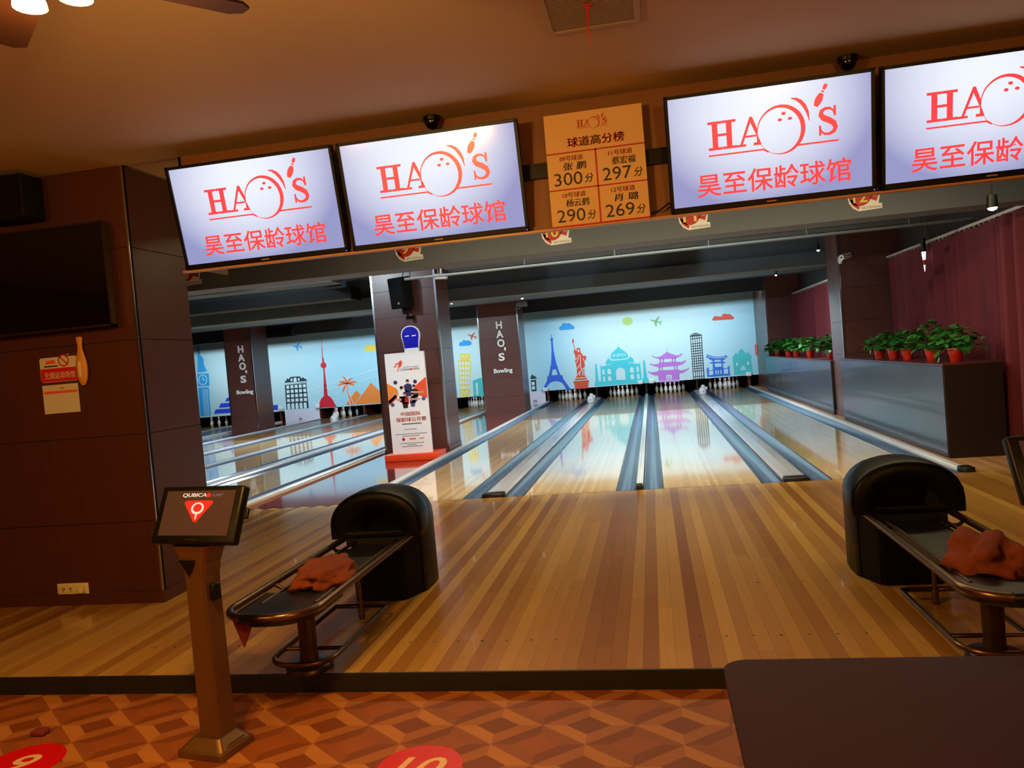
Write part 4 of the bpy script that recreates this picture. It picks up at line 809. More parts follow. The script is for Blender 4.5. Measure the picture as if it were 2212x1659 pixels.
t = thing('duct_box', 'dark square duct crossing above the far-left lanes, ending before the big pillar', 'duct', (-20, 8.0, 3.28))
pw(MB().m('beam_dark').box(-20, -6.15, 7.35, 7.85, 3.27, 3.52), 'duct', t, .01); pw(MB().m('black').box(-6.15, -6.12, 7.33, 7.87, 3.25, 3.54), 'end_plate', t)
t = thing('duct_box', 'black round-ended duct under the bulkhead right of the left lettered pillar', 'duct', (-11.8, 15.4, 3.1))
pw(MB().m('black_matte').cyl((-13.4, 15.8, 3.2), (-11.6, 15.8, 3.2), .15, n=16), 'duct', t); pw(MB().m('beam_dark').cyl((-11.6, 15.8, 3.2), (-11.57, 15.8, 3.2), .165), 'end_plate', t)
# small bright ceiling spots
for x, y, z, l in ((3.5, 6.55, 3.16, 'just behind the nearer right pillar'), (3.5, 11.6, 3.15, 'above the far planter cabinet'), (-4.3, 9, 3.05, 'above the nearer lettered pillar'), (3.6, -.75, 2.66, 'above the curtain rail, the brightest'), (-9.9, 11, 3.45, 'above the far-left lanes'), (-2.6, 9, 3.0, 'left of the blue tower mural')):
    t = thing('spot_lamp', 'small bright ceiling spot lamp ' + l, 'lamp', (x, y, z), group='small ceiling spots of the lane hall')
    b = 1.5 if y < 0 else 1
    MB().m('black').cyl((0, 0, .03), (0, 0, .15), .035 * b, .03 * b).cyl((0, 0, .15), (0, 0, 4.5 - z), .008, n=6).build('housing', t)
    MB().m('spot_glow').lathe([(.006, 0), (.024 * b, .012), (.03 * b, .032)], n=12).build('bulb', t)

# ================================================================== right side: cabinets, curtains, plants
for x0, y0, y1, z1, l in ((3.66, 1.0, 6.12, 1.13, 'dark planter cabinet with five potted plants, nearer one'), (3.70, 7.09, 15.88, 1.07, 'dark planter cabinet with four potted plants, between the right pillars')):
    t = thing('planter_cabinet', l, 'cabinet', (x0, y0, 0))
    mb = MB().m('cabinet_end').box(x0 + .004, 4.3, y0, y1, 0, z1 - .025); pw(mb, 'carcass', t)
    n = 1 if y0 < 5 else 4
    for i in range(n):
        a = y0 + .02 + i * (y1 - y0 - .04) / n; b = y0 + .02 + (i + 1) * (y1 - y0 - .04) / n
        pw(MB().m('cabinet_grey').box(x0 - .008, x0 + .006, a + .003, b - .003, .02, z1 - .03), 'side_panel', t)
    pw(MB().m('cabinet_top').box(x0 - .012, 4.32, y0 - .012, y1, z1 - .025, z1), 'top', t)
def curtain(y0, y1, x, z0, z1, seed, label, deep):
    random.seed(seed); n = int((y1 - y0) * 46); v = []; ph = [random.uniform(0, 6.28) for _ in range(4)]
    def off(y):
        w_ = y + .12 * math.sin(y * 4.1 + ph[0]); s_ = math.sin(w_ * 21 + 1.6 * math.sin(y * 2.3 + ph[1]))
        return deep * (.8 * s_ * abs(s_) ** .3 * (.65 + .35 * math.sin(y * 3.3 + ph[3])) + .3 * math.sin(y * 5.1 + ph[3]))
    for j, z in enumerate((z0, (z0 + z1) / 2, z1 - .12, z1)):
        for i in range(n + 1):
            y = y0 + (y1 - y0) * i / n; v.append((x + off(y) * (1.15, 1, .85, .6)[j], y, z))
    w = n + 1; f = [(j * w + i, (j + 1) * w + i, (j + 1) * w + i + 1, j * w + i + 1) for j in range(3) for i in range(n)]
    mb = MB().m('curtain_red').add(v, f, True).add([(a + .008, b, c) for a, b, c in v], [q[::-1] for q in f], True)
    return tag(mb.build('curtain'), label, 'curtain', 'red curtains of the right wall')
curtain(1.2, 6.05, 4.56, .02, 2.84, 3, 'dark red pleated curtain behind the nearer planter cabinet', .11)
curtain(-2.2, 1.14, 4.52, .02, 2.84, 8, 'dark red pleated curtain with deep folds at the right edge, reaching the floor', .14)
curtain(7.3, 15.75, 4.58, .02, 2.83, 5, 'dark red curtain between the two right pillars, behind the far plants', .11)
for y0, y1, l in ((-2.3, 6.1, 'pale curtain rail over the nearer red curtains'), (7.25, 15.8, 'pale curtain rail between the right pillars')):
    t = thing('curtain_rail', l, 'rail', (4.6, y0, 2.88))
    pw(MB().m('rail_beige').rbox(4.555, 4.605, y0, y1, 2.865, 2.905, .008), 'rail', t)
    g0 = None
    for i in range(int((y1 - y0) / .16)):
        if g0 is None: g0 = g = MB().m('rail_beige').box(-.008, .008, 0, .02, -.04, -.014).build('glider', t)
        else: g = g0.copy(); COL.objects.link(g); g.parent = t
        g.location = (-.02, .08 + i * .16, 0)
t = thing('curtain_gap_glow', 'made-up black fitting with glowing tip, for a bright slit in the red curtain', 'lamp', (4.44, 3.8, 2.5))  # made-up fitting standing in for daylight through a gap in the curtain
MB().m('black').cyl((0, 0, .22), (0, 0, .42), .035).cyl((0, 0, .42), (0, 0, 2.0), .006, n=6).build('housing', t)
MB().m('spot_glow').cyl((0, 0, .10), (0, 0, .22), .018, .03).build('bulb', t)
MB().m('pot_red').cyl((0, 0, .02), (0, 0, .10), .013, .018).build('shade', t); MB().m('day_glow').cyl((0, 0, -.08), (0, 0, .02), .003, .013).build('tip', t)

def leafmesh(mb, p, d, up, s):
    d = d.normalized(); r = d.cross(up).normalized(); u = r.cross(d)
    pts = [(0, 0, 0), (.25, -.42, .05), (.6, -.40, .04), (1.0, 0, -.12), (.6, .40, .04), (.25, .42, .05), (.5, 0, -.04)]
    mb.add([p + d * (a * s) + r * (b * s) + u * (c * s) for a, b, c in pts], [(0, 1, 6), (1, 2, 6), (2, 3, 6), (3, 4, 6), (4, 5, 6), (5, 0, 6)], True)
def plant(x, y, z, seed, label, sz, spread, tall, trail=0, fs=1.0):
    random.seed(seed); t = thing('potted_plant', label, 'potted plant', (x, y, z), group='pothos plants in red pots on the planter cabinets')
    k = sz
    MB().m('pot_red').lathe([(.058 * k, 0), (.062 * k, .006), (.085 * k, .13 * k), (.086 * k, .15 * k), (.078 * k, .15 * k), (.06 * k, .03)], n=20).build('pot', t); p_ = t.children[0]
    MB().m('pot_rim').lathe([(.086 * k, .148 * k), (.093 * k, .15 * k), (.093 * k, .163 * k), (.082 * k, .163 * k), (.08 * k, .148 * k)], n=20).build('rim', p_)
    MB().m('soil').cyl((0, 0, .10 * k), (0, 0, .145 * k), .078 * k, n=16).build('soil', p_)
    mb = MB().m('leaf'); st = MB().m('stem')
    base = Vector((0, 0, .14 * k))
    for i in range(int(150 * spread)):
        a = random.uniform(0, 6.283); rr = spread * random.uniform(.02, .26) * (1 + .5 * abs(math.sin(a))); h = tall * (random.uniform(.03, .27)) * (1 - .9 * (rr / .42) ** 2) + .0
        p = base + Vector((rr * math.cos(a) * .8, rr * math.sin(a), h))
        d = Vector((math.cos(a), math.sin(a), random.uniform(-.7, .5)))
        leafmesh(mb, p, d, Vector((random.uniform(-.3, .3), random.uniform(-.3, .3), 1)), random.uniform(.075, .13) * fs)
        if i % 5 == 0: st.tube([base, base + Vector((p.x * .4, p.y * .4, (h) * .75 + .02)), p], .003, 5)
    if trail:
        q = base + Vector((-.05, -.12, .0)); st.tube([base, base + Vector((-.09, .06, .03)), base + Vector((-.13, .17, -.05)), base + Vector((-.14, .24, -.09))], .003, 5)
        for v_, d_ in ((Vector((-.13, .17, -.05)), Vector((-.3, 1, .1))), (Vector((-.15, .10, -.08)), Vector((-.2, .3, -.8))), (Vector((-.14, .24, -.08)), Vector((0, 1, -.2)))): leafmesh(mb, base + v_, d_, Vector((-.8, 0, .6)), .12)
    if seed == 1: mb.m('leaf_yellow'); leafmesh(mb, base + Vector((-.10, -.14, .02)), Vector((-.5, -1, -.1)), Vector((-.4, 0, 1)), .08); leafmesh(mb, base + Vector((-.08, .2, -.0)), Vector((-.2, .3, -1)), Vector((-.8, 0, .3)), .08)
    st.build('stems', t); mb.build('foliage', t)
for i, (y, sz, sp, tl, tr, l) in enumerate(((4.60, 1.0, .85, 1.0, 0, 'with a yellow leaf, against the nearer pillar'), (3.86, 1.0, .8, 1.1, 0, 'second from the pillar among the five near plants'), (3.19, 1.02, .8, 1.15, 0, 'middle one of the five near plants'), (2.18, .98, 1.05, 1.45, 0, 'next to the nearest one, with the tallest foliage'), (1.35, 1.05, 1.0, 1.15, 1, 'nearest one, at the cabinet end, with trailing leaves'))):
    plant(3.93, y, 1.13, i + 1, 'green leafy plant in a red pot, ' + l, sz, sp, tl, tr)
for i, (y, l) in enumerate(((13.2, 'farthest of four between the right pillars'), (12.0, 'second farthest of four between the right pillars'), (10.25, 'second nearest of four between the right pillars'), (8.1, 'nearest of four between the right pillars'))):
    plant(3.93, y, 1.07, 11 + i, 'green leafy plant in a red pot, ' + l, 1.15, 1.0, 1.25, 0, 1.2)
plant(3.95, 15.2, 1.07, 17, 'green plant half hidden beside the far right pillar, in front of the red printed house', 1.1, 1.2, 1.3, 0, 1.2)
t = thing('security_camera', 'small white security camera on the right pillar edge', 'camera', (3.78, 6.14, 2.95))
MB().m('white_plastic').rbox(-.03, .03, -.02, 0, -.10, .02, .008).cyl((0, -.02, -.06), (0, -.10, -.05), .018).build('bracket', t)
MB().m('white_plastic').cyl((-.02, -.20, -.0), (.16, -.04, .04), .05, n=18).build('body', t)
MB().m('black').cyl((-.026, -.206, -.002), (-.018, -.199, 0), .016).build('lens', t.children[-1])
t = thing('ceiling_projector', 'grey bracket-mounted projector beside the nearer lettered pillar', 'projector', (-3.45, 14.2, 3.28))
MB().m('pipe_grey').rbox(-.16, .16, -.14, .14, -.1, .06, .04).build('body', t); MB().m('pipe_grey').cyl((0, 0, .06), (0, 0, 1.2), .02).box(-.25, -.05, -.03, .03, -.16, -.13).build('bracket', t)
t = thing('security_camera', 'white cable-fed camera under the lane number beam, right of the big pillar', 'camera', (-3.25, 4.3, 3.18))
MB().m('white_plastic').cyl((-.1, -.1, 0), (.12, -.14, -.02), .05).build('body', t); MB().m('white_plastic').tube([(0, 0, 1.3), (0, 0, .2), (0, -.05, .05)], .02, 8).build('bracket', t)
# ================================================================== bowling shop logo (used on screens and the score board)
def logo(mb, P, m, k=1.0, ox=0, oz=0):
    mb.m(m)
    def pl(*loops): mb.poly([[(ox + a * k, oz + b * k) for a, b in l] for l in loops], P)
    def rc(a, b, c, d): pl([(a, b), (c, b), (c, d), (a, d)])
    def el(cx, cy, rx, ry, n=36, rot=0):
        return [(cx + rx * math.cos(2 * math.pi * i / n) * math.cos(rot) - ry * math.sin(2 * math.pi * i / n) * math.sin(rot), cy + rx * math.cos(2 * math.pi * i / n) * math.sin(rot) + ry * math.sin(2 * math.pi * i / n) * math.cos(rot)) for i in range(n)]
    # H
    for a in (-.343, -.256): rc(a, .003, a + .034, .177); rc(a - .026, .003, a + .06, .019); rc(a - .026, .161, a + .06, .177)
    rc(-.32, .084, -.25, .1)
    # A with its right leg tucked behind the ball
    pl([(-.176, .012), (-.16, .012), (-.108, .143), (-.073, .06), (-.072, .02), (-.092, .02), (-.095, .003), (-.045, .003), (-.05, .02), (-.066, .062), (-.064, .09), (-.096, .178), (-.112, .178)])
    rc(-.198, .003, -.138, .017); rc(-.148, .055, -.075, .067)
    # O: crescent ring of the ball, finger holes
    pl(el(.075, .077, .146, .149), el(.064, .072, .130, .137)[::-1])
    for a, b in ((.093, .171), (.07, .136), (.13, .137)): pl(el(a, b, .0135, .0095, 14))
    # base line
    pl([(-.371, -.034), (-.036, -.034), (-.008, -.052), (.0, -.045), (-.03, -.024), (-.371, -.024)]); pl([(.165, -.034), (.415, -.034), (.415, -.023), (.178, -.023)])
    # swoosh
    A = [(.141, .257), (.175, .253), (.205, .235), (.228, .205), (.243, .165), (.247, .108)]; B = [(.14, .25), (.165, .24), (.19, .218), (.21, .19), (.228, .155), (.243, .108)]
    pl(A + B[::-1])
    # S
    c = [(.392, .128), (.386, .152), (.366, .167), (.34, .168), (.318, .155), (.313, .133), (.328, .113), (.36, .097), (.388, .077), (.398, .052), (.388, .028), (.362, .016), (.333, .018), (.314, .034), (.306, .06)]
    wd = [.008, .012, .015, .018, .024, .032, .036, .036, .034, .028, .024, .018, .015, .012, .008]
    L, Rr = [], []
    for i, (x, y) in enumerate(c):
        a = c[max(0, i - 1)]; b = c[min(len(c) - 1, i + 1)]; d = math.hypot(b[0] - a[0], b[1] - a[1]); nx, ny = -(b[1] - a[1]) / d, (b[0] - a[0]) / d
        L.append((x + nx * wd[i] / 2, y + ny * wd[i] / 2)); Rr.append((x - nx * wd[i] / 2, y - ny * wd[i] / 2))
    for i in range(len(c) - 1): pl([L[i], L[i + 1], Rr[i + 1], Rr[i]])
    rc(.388, .12, .402, .18); rc(.300, .01, .313, .07)
    # the pin that stands for the apostrophe
    ca, sa = math.cos(R(-28)), math.sin(R(-28))
    def pp(l): pl([(.283 + x * ca - y * sa, .187 + x * sa + y * ca) for x, y in l])
    pp([(-.012, 0), (.012, 0), (.02, .025), (.022, .045), (.018, .066), (.011, .082), (-.011, .082), (-.018, .066), (-.022, .045), (-.02, .025)])
    pp([(-.009, .089), (.009, .089), (.0085, .099), (-.0085, .099)])
    pp([(-.008, .105), (.008, .105), (.012, .122), (.011, .134), (.005, .141), (-.005, .141), (-.011, .134), (-.012, .122)])

# ================================================================== the four lit screens
def screen(x, label, first=None):
    if first is not None: return dup(first, (x, -3.88, 2.837), label)
    t = thing('television', label, 'television', (x, -3.88, 2.837), group='bright screens above the approach'); t.rotation_euler = (R(12.1), 0, 0)
    mb = MB().m('black'); w, h = .626, .3625
    mb.box(-w, -w + .02, -.012, .035, -h, h).box(w - .02, w, -.012, .035, -h, h).box(-w, w, -.012, .035, h - .02, h).box(-w, w, -.012, .035, -h, -h + .032)
    mb.build('frame', t, bevel=.003); f_ = t.children[0]
    mb = MB().m('black_matte').box(-w + .01, w - .01, .012, .05, -h + .01, h - .01); mb.build('rear_shell', t)
    mb = MB().m('black').box(-.2, .2, .05, .075, -.10, .10); mb.build('bracket', t)
    mb = MB().m('screen_glow').box(-w + .018, w - .018, 0, .012, -h + .03, h - .018)
    P = lambda a, b: Vector((a, -.0015, b)); logo(mb, P, 'screen_red'); mb.text('昊至保龄球馆', P, -.455, .485, -.282, -.136, .012)
    mb.build('screen', t)
    MB().m('lip_trim').box(-.03, .03, -.0135, -.0115, -h + .008, -h + .016).build('badge', f_)
    MB().m('led_blue').cyl((w - .01, -.014, -h + .008), (w - .01, -.011, -h + .008), .004, n=8).build('indicator', f_)
    return t
s0 = screen(-2.412, 'lit screen with red bowling logo, leftmost, at the left end of the header')
screen(-1.12, 'lit screen with red bowling logo, directly left of the yellow score board', s0)
screen(1.082, 'lit screen with red bowling logo, directly right of the yellow score board', s0)
screen(2.372, 'lit screen with red bowling logo, cut off by the right picture edge', s0)
for x, l in ((-1.10, 'above the screen left of the score board'), (1.60, 'above the screen right of the score board')):
    t = thing('dome_camera', 'small black dome camera ' + l, 'camera', (x, -3.80, ZC))
    MB().m('black').lathe([(.06, 0), (.06, -.03), (.055, -.035)][::-1], n=18).build('base', t); MB().m('black_gloss').lathe([(.01, -.085), (.035, -.075), (.05, -.05), (.052, -.035)], n=18).build('dome', t)
tag(MB().m('black').tube([(.50, -3.76, 2.54), (.44, -3.77, 2.56), (.38, -3.77, 2.52), (.33, -3.77, 2.51)], .006, 6).build('cable'), 'thin black cable between the score board and the screen to its right', 'cable')
tag(MB().m('black').tube([(-3.0, -3.75, 2.70), (-3.05, -3.75, 2.66), (-3.04, -3.75, 2.56), (-3.06, -3.74, 2.47)], .006, 6).build('cable'), 'thin black cable at the left end of the header behind the leftmost screen', 'cable')

# ================================================================== score board
t = thing('score_board', 'yellowish paper score board with red lines and black scores between the screens', 'sign', (-.008, -3.812, 2.466))
mb = MB().m('board_paper').box(-.324, .324, 0, .008, 0, .757); P = lambda u, v: Vector((-.324 + u * .648, -.0012, (1 - v) * .757))
def rr(u0, v0, u1, v1): mb.poly([[(u0, v0), (u0, v1), (u1, v1), (u1, v0)]], P)
def tx(s, u0, u1, v0, v1, off=0, shear=0): mb.text(s, P, u0, u1, v1, v0, off, 0, shear)
logo(mb, lambda a, b: Vector((a, -.0012, b)), 'ink_red', .255, -.012, .655)
mb.m('ink_red'); [tx('球道高分榜', .22 + d_, .80 + d_, .215, .30, .008) for d_ in (0, .006)]
rr(0, .335, 1, .347); rr(.495, .335, .512, .98); rr(0, .655, 1, .667); rr(0, .975, 1, .992)
for (u, v, a, n, s) in ((0, .35, '09', '张 鹏', '300'), (.5, .35, '11', '蔡宏福', '297'), (0, .67, '10', '杨云鹤', '290'), (.5, .67, '12', '肖 璐', '269')):
    mb.m('ink_red'); [tx(a + '号球道', u + .13 + d_, u + .37 + d_, v + .017, v + .065) for d_ in (0, .003)]
    mb.m('ink_black'); tx(n, u + .16, u + .40, v + .078, v + .145, 0, .12); tx(n, u + .1635, u + .4035, v + .078, v + .145, 0, .12); tx(s, u + .06, u + .35, v + .165, v + .275, .0); tx('分', u + .37, u + .465, v + .19, v + .27, .012, .2)
mb.build('board', t)

# ================================================================== lane number stickers on the foul line beam
for n, x in ((8, -5.60), (9, -2.60), (10, -.76), (11, .855), (12, 2.72)):
    t = thing('lane_sticker', 'red and white lane sticker with the number %d on the dark beam' % n, 'sticker', (x, .297, 3.10), group='lane number stickers')
    mb = MB().m('print_white'); P = lambda a, b: Vector((a, 0, b)); P1 = lambda a, b: Vector((a, -.001, b)); P2 = lambda a, b: Vector((a, -.002, b))
    mb.poly([[(-.17, .0), (-.16, -.06), (-.12, -.12), (-.06, -.155), (.185, -.145), (.185, -.09), (.15, -.085), (.165, -.02), (.17, .06), (.13, .12), (.05, .15), (-.03, .17), (-.12, .14), (-.165, .07)]], P)
    c = lambda cx, cy, r: [(cx + r * math.cos(i * math.pi / 14), cy + r * math.sin(i * math.pi / 14)) for i in range(28)]
    mb.m('sign_red').poly([c(-.04, .02, .12)], P1).poly([[(.06, -.03), (.13, -.06), (.15, .0), (.155, .07), (.10, .11), (.06, .10), (.09, .05)]], P1).poly([[(-.15, -.02), (-.13, -.08), (-.09, -.115), (-.06, -.14), (-.05, -.11), (-.09, -.07), (-.12, -.02)]], P1)
    mb.m('print_white'); 
    for q in (.085, .105): mb.poly([[(q, .04), (q + .012, .05), (q + .03, .0), (q + .02, -.01)]], P2)
    mb.m('lane_num_yellow'); s = str(n); w = .045 if len(s) == 1 else .075; mb.text(s, P2, -.04 - w, -.04 + w, -.06, .06, .012)
    mb.m('print_grey').text("HAO'S BOWLING", P1, -.03, .175, -.138, -.108, .006)
    mb.build('sticker', t)

# ================================================================== things on the left block
t = thing('television', 'dark switched-off television on the wood-clad block at the left', 'television', (-4.37, -3.80, 2.52))
mb = MB().m('bronze_dark'); w, h = .70, .39
mb.box(-w, -w + .012, -.045, .02, -h, h).box(w - .012, w, -.045, .02, -h, h).box(-w, w, -.045, .02, h - .012, h).box(-w, w, -.045, .02, -h, -h + .016); mb.build('frame', t, bevel=.002)
MB().m('black_gloss').box(-w + .01, w - .01, -.040, .02, -h + .012, h - .01).build('screen', t)
MB().m('black_matte').box(-.3, .3, .02, .075, -.2, .2).build('bracket', t)
t = thing('wall_speaker', 'black box speaker high on the wood-clad block above the dark television', 'speaker', (-4.40, -3.87, 3.13))
MB().m('black_matte').rbox(-.20, .21, -.12, .10, -.15, .17, .015).build('cabinet', t); MB().m('black').box(-.18, .19, -.128, -.119, -.13, .15).build('grille', t.children[0]); MB().m('black').box(-.04, .04, .1, .148, -.06, .06).build('bracket', t)
t = thing('no_smoking_sign', 'red and white no smoking notice on the wood-clad block', 'sign', (-4.255, -3.7225, 1.848))
P = lambda a, b: Vector((a, 0, b)); P1 = lambda a, b: Vector((a, -.001, b)); P2 = lambda a, b: Vector((a, -.002, b))
def rrect(x0, x1, z0, z1, r, n=5):
    o = []
    for cx, cz, a0 in ((x1 - r, z1 - r, 0), (x0 + r, z1 - r, 90), (x0 + r, z0 + r, 180), (x1 - r, z0 + r, 270)):
        for i in range(n + 1): a = R(a0 + 90 * i / n); o.append((cx + r * math.cos(a), cz + r * math.sin(a)))
    return o
mb = MB().m('off_white').prism(rrect(-.168, .162, -.097, .095, .022), lambda a, b: Vector((a, .0015, b)), (0, -.0015, 0))
mb.m('sign_red').poly([rrect(-.165, .160, -.094, .01, .006)], P1)
ci = [(.045 + .048 * math.cos(i * math.pi / 14), .065 + .048 * math.sin(i * math.pi / 14)) for i in range(28)]; cj = [(.045 + .037 * math.cos(i * math.pi / 14), .065 + .037 * math.sin(i * math.pi / 14)) for i in range(28)]
mb.poly([ci, cj[::-1]], P2); mb.poly([[(.010, .092), (.018, .098), (.080, .038), (.072, .032)]], P2)
mb.m('off_white').poly([ci], P1); mb.text('无烟运动场馆', P2, -.135, .135, -.072, -.018, .006)
mb.m('wood_gold').poly([[(.055, .095), (.065, .088), (.10, .11), (.092, .118)]], P2)
mb.m('print_vermilion'); mb.poly([[(-.12, .045), (-.03, .045), (-.025, .062), (-.045, .075), (-.11, .07)]], P1)
mb.m('ink_black').poly([[(-.13, .022), (-.01, .022), (-.01, .032), (-.13, .032)]], P1); mb.build('plate', t)
t = thing('notice', 'cream notice with an orange stripe, below the no smoking sign', 'notice', (-4.264, -3.7225, 1.62))
mb = MB().m('off_white').box(-.157, .157, 0, .0015, -.112, .110); mb.m('print_vermilion').poly([[(-.148, .042), (.148, .042), (.148, .062), (-.148, .062)]], P1)
mb.m('print_amber').poly([[(-.01, .078), (.0, .078), (.002, .092)]], P1); mb.m('ink_black').poly([[(.0, .078), (.035, .078), (.035, .083), (.0, .083)]], P1); mb.build('sheet', t)
t = thing('wooden_ornament', 'golden wooden club-shaped ornament hanging beside the no smoking sign', 'ornament', (-4.035, -3.75, 1.89))
MB().m('wood_gold').lathe([(.006, -.185), (.02, -.178), (.038, -.14), (.048, -.09), (.05, -.04), (.044, .01), (.03, .06), (.02, .10), (.02, .13), (.027, .165), (.026, .185), (.012, .19)], n=20, sy=.45).build('body', t)
MB().m('outlet').box(-.012, .012, -.0245, -.021, -.12, .0).build('label_strip', t)
t = thing('power_outlet', 'cream double power outlet with a plug, low on the wood-clad block', 'outlet', (-4.33, -3.721, .128))
MB().m('outlet').rbox(-.138, .138, -.010, 0, -.046, .046, .006).build('plate', t); MB().m('outlet').rbox(.06, .11, -.045, -.01, -.03, .025, .008).build('plug', t)
mb = MB().m('ink_black')
for x in (-.09, -.03): mb.box(x - .003, x + .003, -.0112, -.009, -.005, .012).box(x + .012, x + .018, -.0112, -.009, -.005, .012).box(x + .004, x + .010, -.0112, -.009, -.022, -.010)
mb.build('socket_holes', t)

# ================================================================== poster stand and speaker at the middle pillar
t = thing('poster_stand', 'tall white poster stand topped by a blue pin head, before the big pillar', 'poster stand', (-4.06, 4.3, -.02))
MB().m('stand_orange').rbox(-.50, .495, -.12, .42, 0, .125, .01).build('base', t)
MB().m('print_white').prism([(-.012, 1.80), (.27, 1.80), (.262, 1.98), (.275, 2.10), (.30, 2.2), (.30, 2.27), (.27, 2.34), (.21, 2.385), (.13, 2.40), (.05, 2.385), (-.01, 2.34), (-.04, 2.27), (-.04, 2.2), (-.015, 2.10), (-.002, 1.98)], lambda a, b: Vector((a, .03, b)), (0, .06, 0)).build('pin_head', t); ph_ = t.children[-1]
mb = MB().m('pin_blue').poly([[(.0, 2.0), (.262, 2.0), (.258, 2.03), (.268, 2.11), (.285, 2.2), (.285, 2.265), (.255, 2.33), (.2, 2.37), (.13, 2.382), (.06, 2.37), (.005, 2.33), (-.025, 2.265), (-.025, 2.2), (-.008, 2.11), (.002, 2.03)]], lambda a, b: Vector((a, .029, b)))
mb.m('print_white')
for a, b in ((.03, .105), (.155, .235)): mb.poly([[(a, 2.205), (b, 2.21), (b, 2.228), (a, 2.223)]], lambda a, b: Vector((a, .028, b)))
mb.build('pin_face', ph_)
PW, PH = .73, 1.83
mb = MB().m('print_white').box(-PW / 2, PW / 2, -.03, .03, .10, .10 + PH)
P = lambda u, v: Vector(((u - .5) * PW, -.0312, .10 + (1 - v) * PH)); P2 = lambda u, v: P(u, v) + Vector((0, -.001, 0)); P3 = lambda u, v: P(u, v) + Vector((0, -.002, 0))
def q(m, pts, PP=P): mb.m(m).poly([[(a, b) for a, b in pts][::-1]], PP)
q('print_vermilion', [(.24, .11), (.33, .095), (.42, .07), (.44, .10), (.40, .135), (.34, .145), (.31, .185), (.29, .18), (.33, .13), (.34, .105), (.28, .12)])
q('print_vermilion', [(.19, .13), (.31, .12), (.25, .14)])
mb.m('ink_black').text('CHINA   PEN', P, .36, .85, .178, .153, .01); q('print_vermilion', [(.655 + .032 * math.cos(i * .52), .166 + .013 * math.sin(i * .52)) for i in range(12)])
q('print_grey', [(.45, .14), (.85, .14), (.85, .145), (.45, .145)])
q('print_amber', [(0, .285), (.24, .345), (.30, .40), (0, .50)]); q('print_vermilion', [(1, .25), (1, .46), (.62, .40), (.72, .33)]); q('print_vermilion', [(0, .46), (.2, .40), (.24, .44), (.02, .50)])
def person(u, v, s, shirt, trou, arm):
    q(trou, [(u - .07 * s, v + .075 * s), (u + .07 * s, v + .075 * s), (u + .05 * s, v + .13 * s), (u - .06 * s, v + .13 * s)], P2)
    q(shirt, [(u - .09 * s, v + .03 * s), (u - .03 * s, v + .018 * s), (u + .03 * s, v + .018 * s), (u + .09 * s, v + .03 * s), (u + .085 * s, v + .09 * s), (u - .08 * s, v + .09 * s)], P2)
    q('print_skin', [(u - .09 * s, v + .035 * s), (u - .08 * s, v + .055 * s), (u + arm, v + .06 * s), (u + arm * 1.05, v + .045 * s)], P3)
    q('print_skin', [(u + .035 * s * math.cos(i * .52), v + .016 * s * math.sin(i * .52)) for i in range(12)], P3)
    q('ink_black', [(u - .038 * s, v), (u - .03 * s, v - .016 * s), (u, v - .022 * s), (u + .03 * s, v - .016 * s), (u + .038 * s, v), (u, v - .006 * s)], P3)
person(.53, .285, 1.1, 'print_navy', 'print_navy', -.2); person(.36, .345, 1.05, 'print_white', 'print_navy', -.28); person(.68, .34, 1.1, 'ink_black', 'print_purple', .24)
person(.43, .405, 1.05, 'sign_red', 'ink_black', -.2); person(.62, .415, .9, 'print_purple', 'print_purple', .2)
for u, v in ((.22, .285), (.72, .29), (.90, .46), (.10, .50), (.545, .36)): q('print_navy' if v < .45 else 'print_purple', [(u + .05 * math.cos(i * .45), v + .02 * math.sin(i * .45)) for i in range(14)], P3)
mb.m('print_vermilion').text('中国国际', P, .28, .78, .618, .578, .006).text('中国国际', P, .287, .787, .618, .578, .006); mb.text('保龄球公开赛', P, .15, .92, .675, .630, .006).text('保龄球公开赛', P, .157, .927, .675, .630, .006)
for m, u0, u1, v0 in (('ink_black', .30, .80, .69), ('print_grey', .34, .66, .745), ('print_grey', .12, .92, .79), ('print_grey', .28, .72, .81), ('print_grey', .22, .82, .88), ('print_grey', .38, .62, .897), ('print_grey', .24, .78, .912)):
    k = 14
    for i in range(k): a = u0 + (u1 - u0) * i / k; q(m, [(a, v0), (a + (u1 - u0) / k * .75, v0), (a + (u1 - u0) / k * .75, v0 + (.012 if m == 'ink_black' else .008)), (a, v0 + (.012 if m == 'ink_black' else .008))])
q('sign_red', [(.30 + .04 * math.cos(i * .52), .845 + .016 * math.sin(i * .52)) for i in range(12)]); q('print_vermilion', [(.46, .838), (.62, .838), (.62, .85), (.44, .85)]); q('print_amber', [(.70, .838), (.82, .838), (.82, .85), (.70, .85)])
mb.build('poster', t)
t = thing('wall_speaker', 'black loudspeaker on a bracket on the big pillar above the poster stand', 'speaker', (-4.2, 4.86, 3.02)); t.rotation_euler = (R(6), 0, R(-22))
MB().m('black_matte').rbox(-.17, .17, -.14, .14, -.28, .29, .02).build('cabinet', t); c_ = t.children[0]; MB().m('black').box(-.155, .155, -.148, -.139, -.265, .275).build('grille', c_)
MB().m('gold_badge').box(.01, .05, -.152, -.147, -.2, -.16).build('badge', c_)
MB().m('black').box(.0, .07, .0, .16, -.34, -.28).cyl((.035, .03, -.34), (.035, .06, -.46), .022).box(.0, .07, .03, .2, -.50, -.44).build('bracket', t); MB().m('black').tube([(.0, .1, .29), (.02, .12, .36), (.02, .1, .9)], .008, 6).build('cable', t)

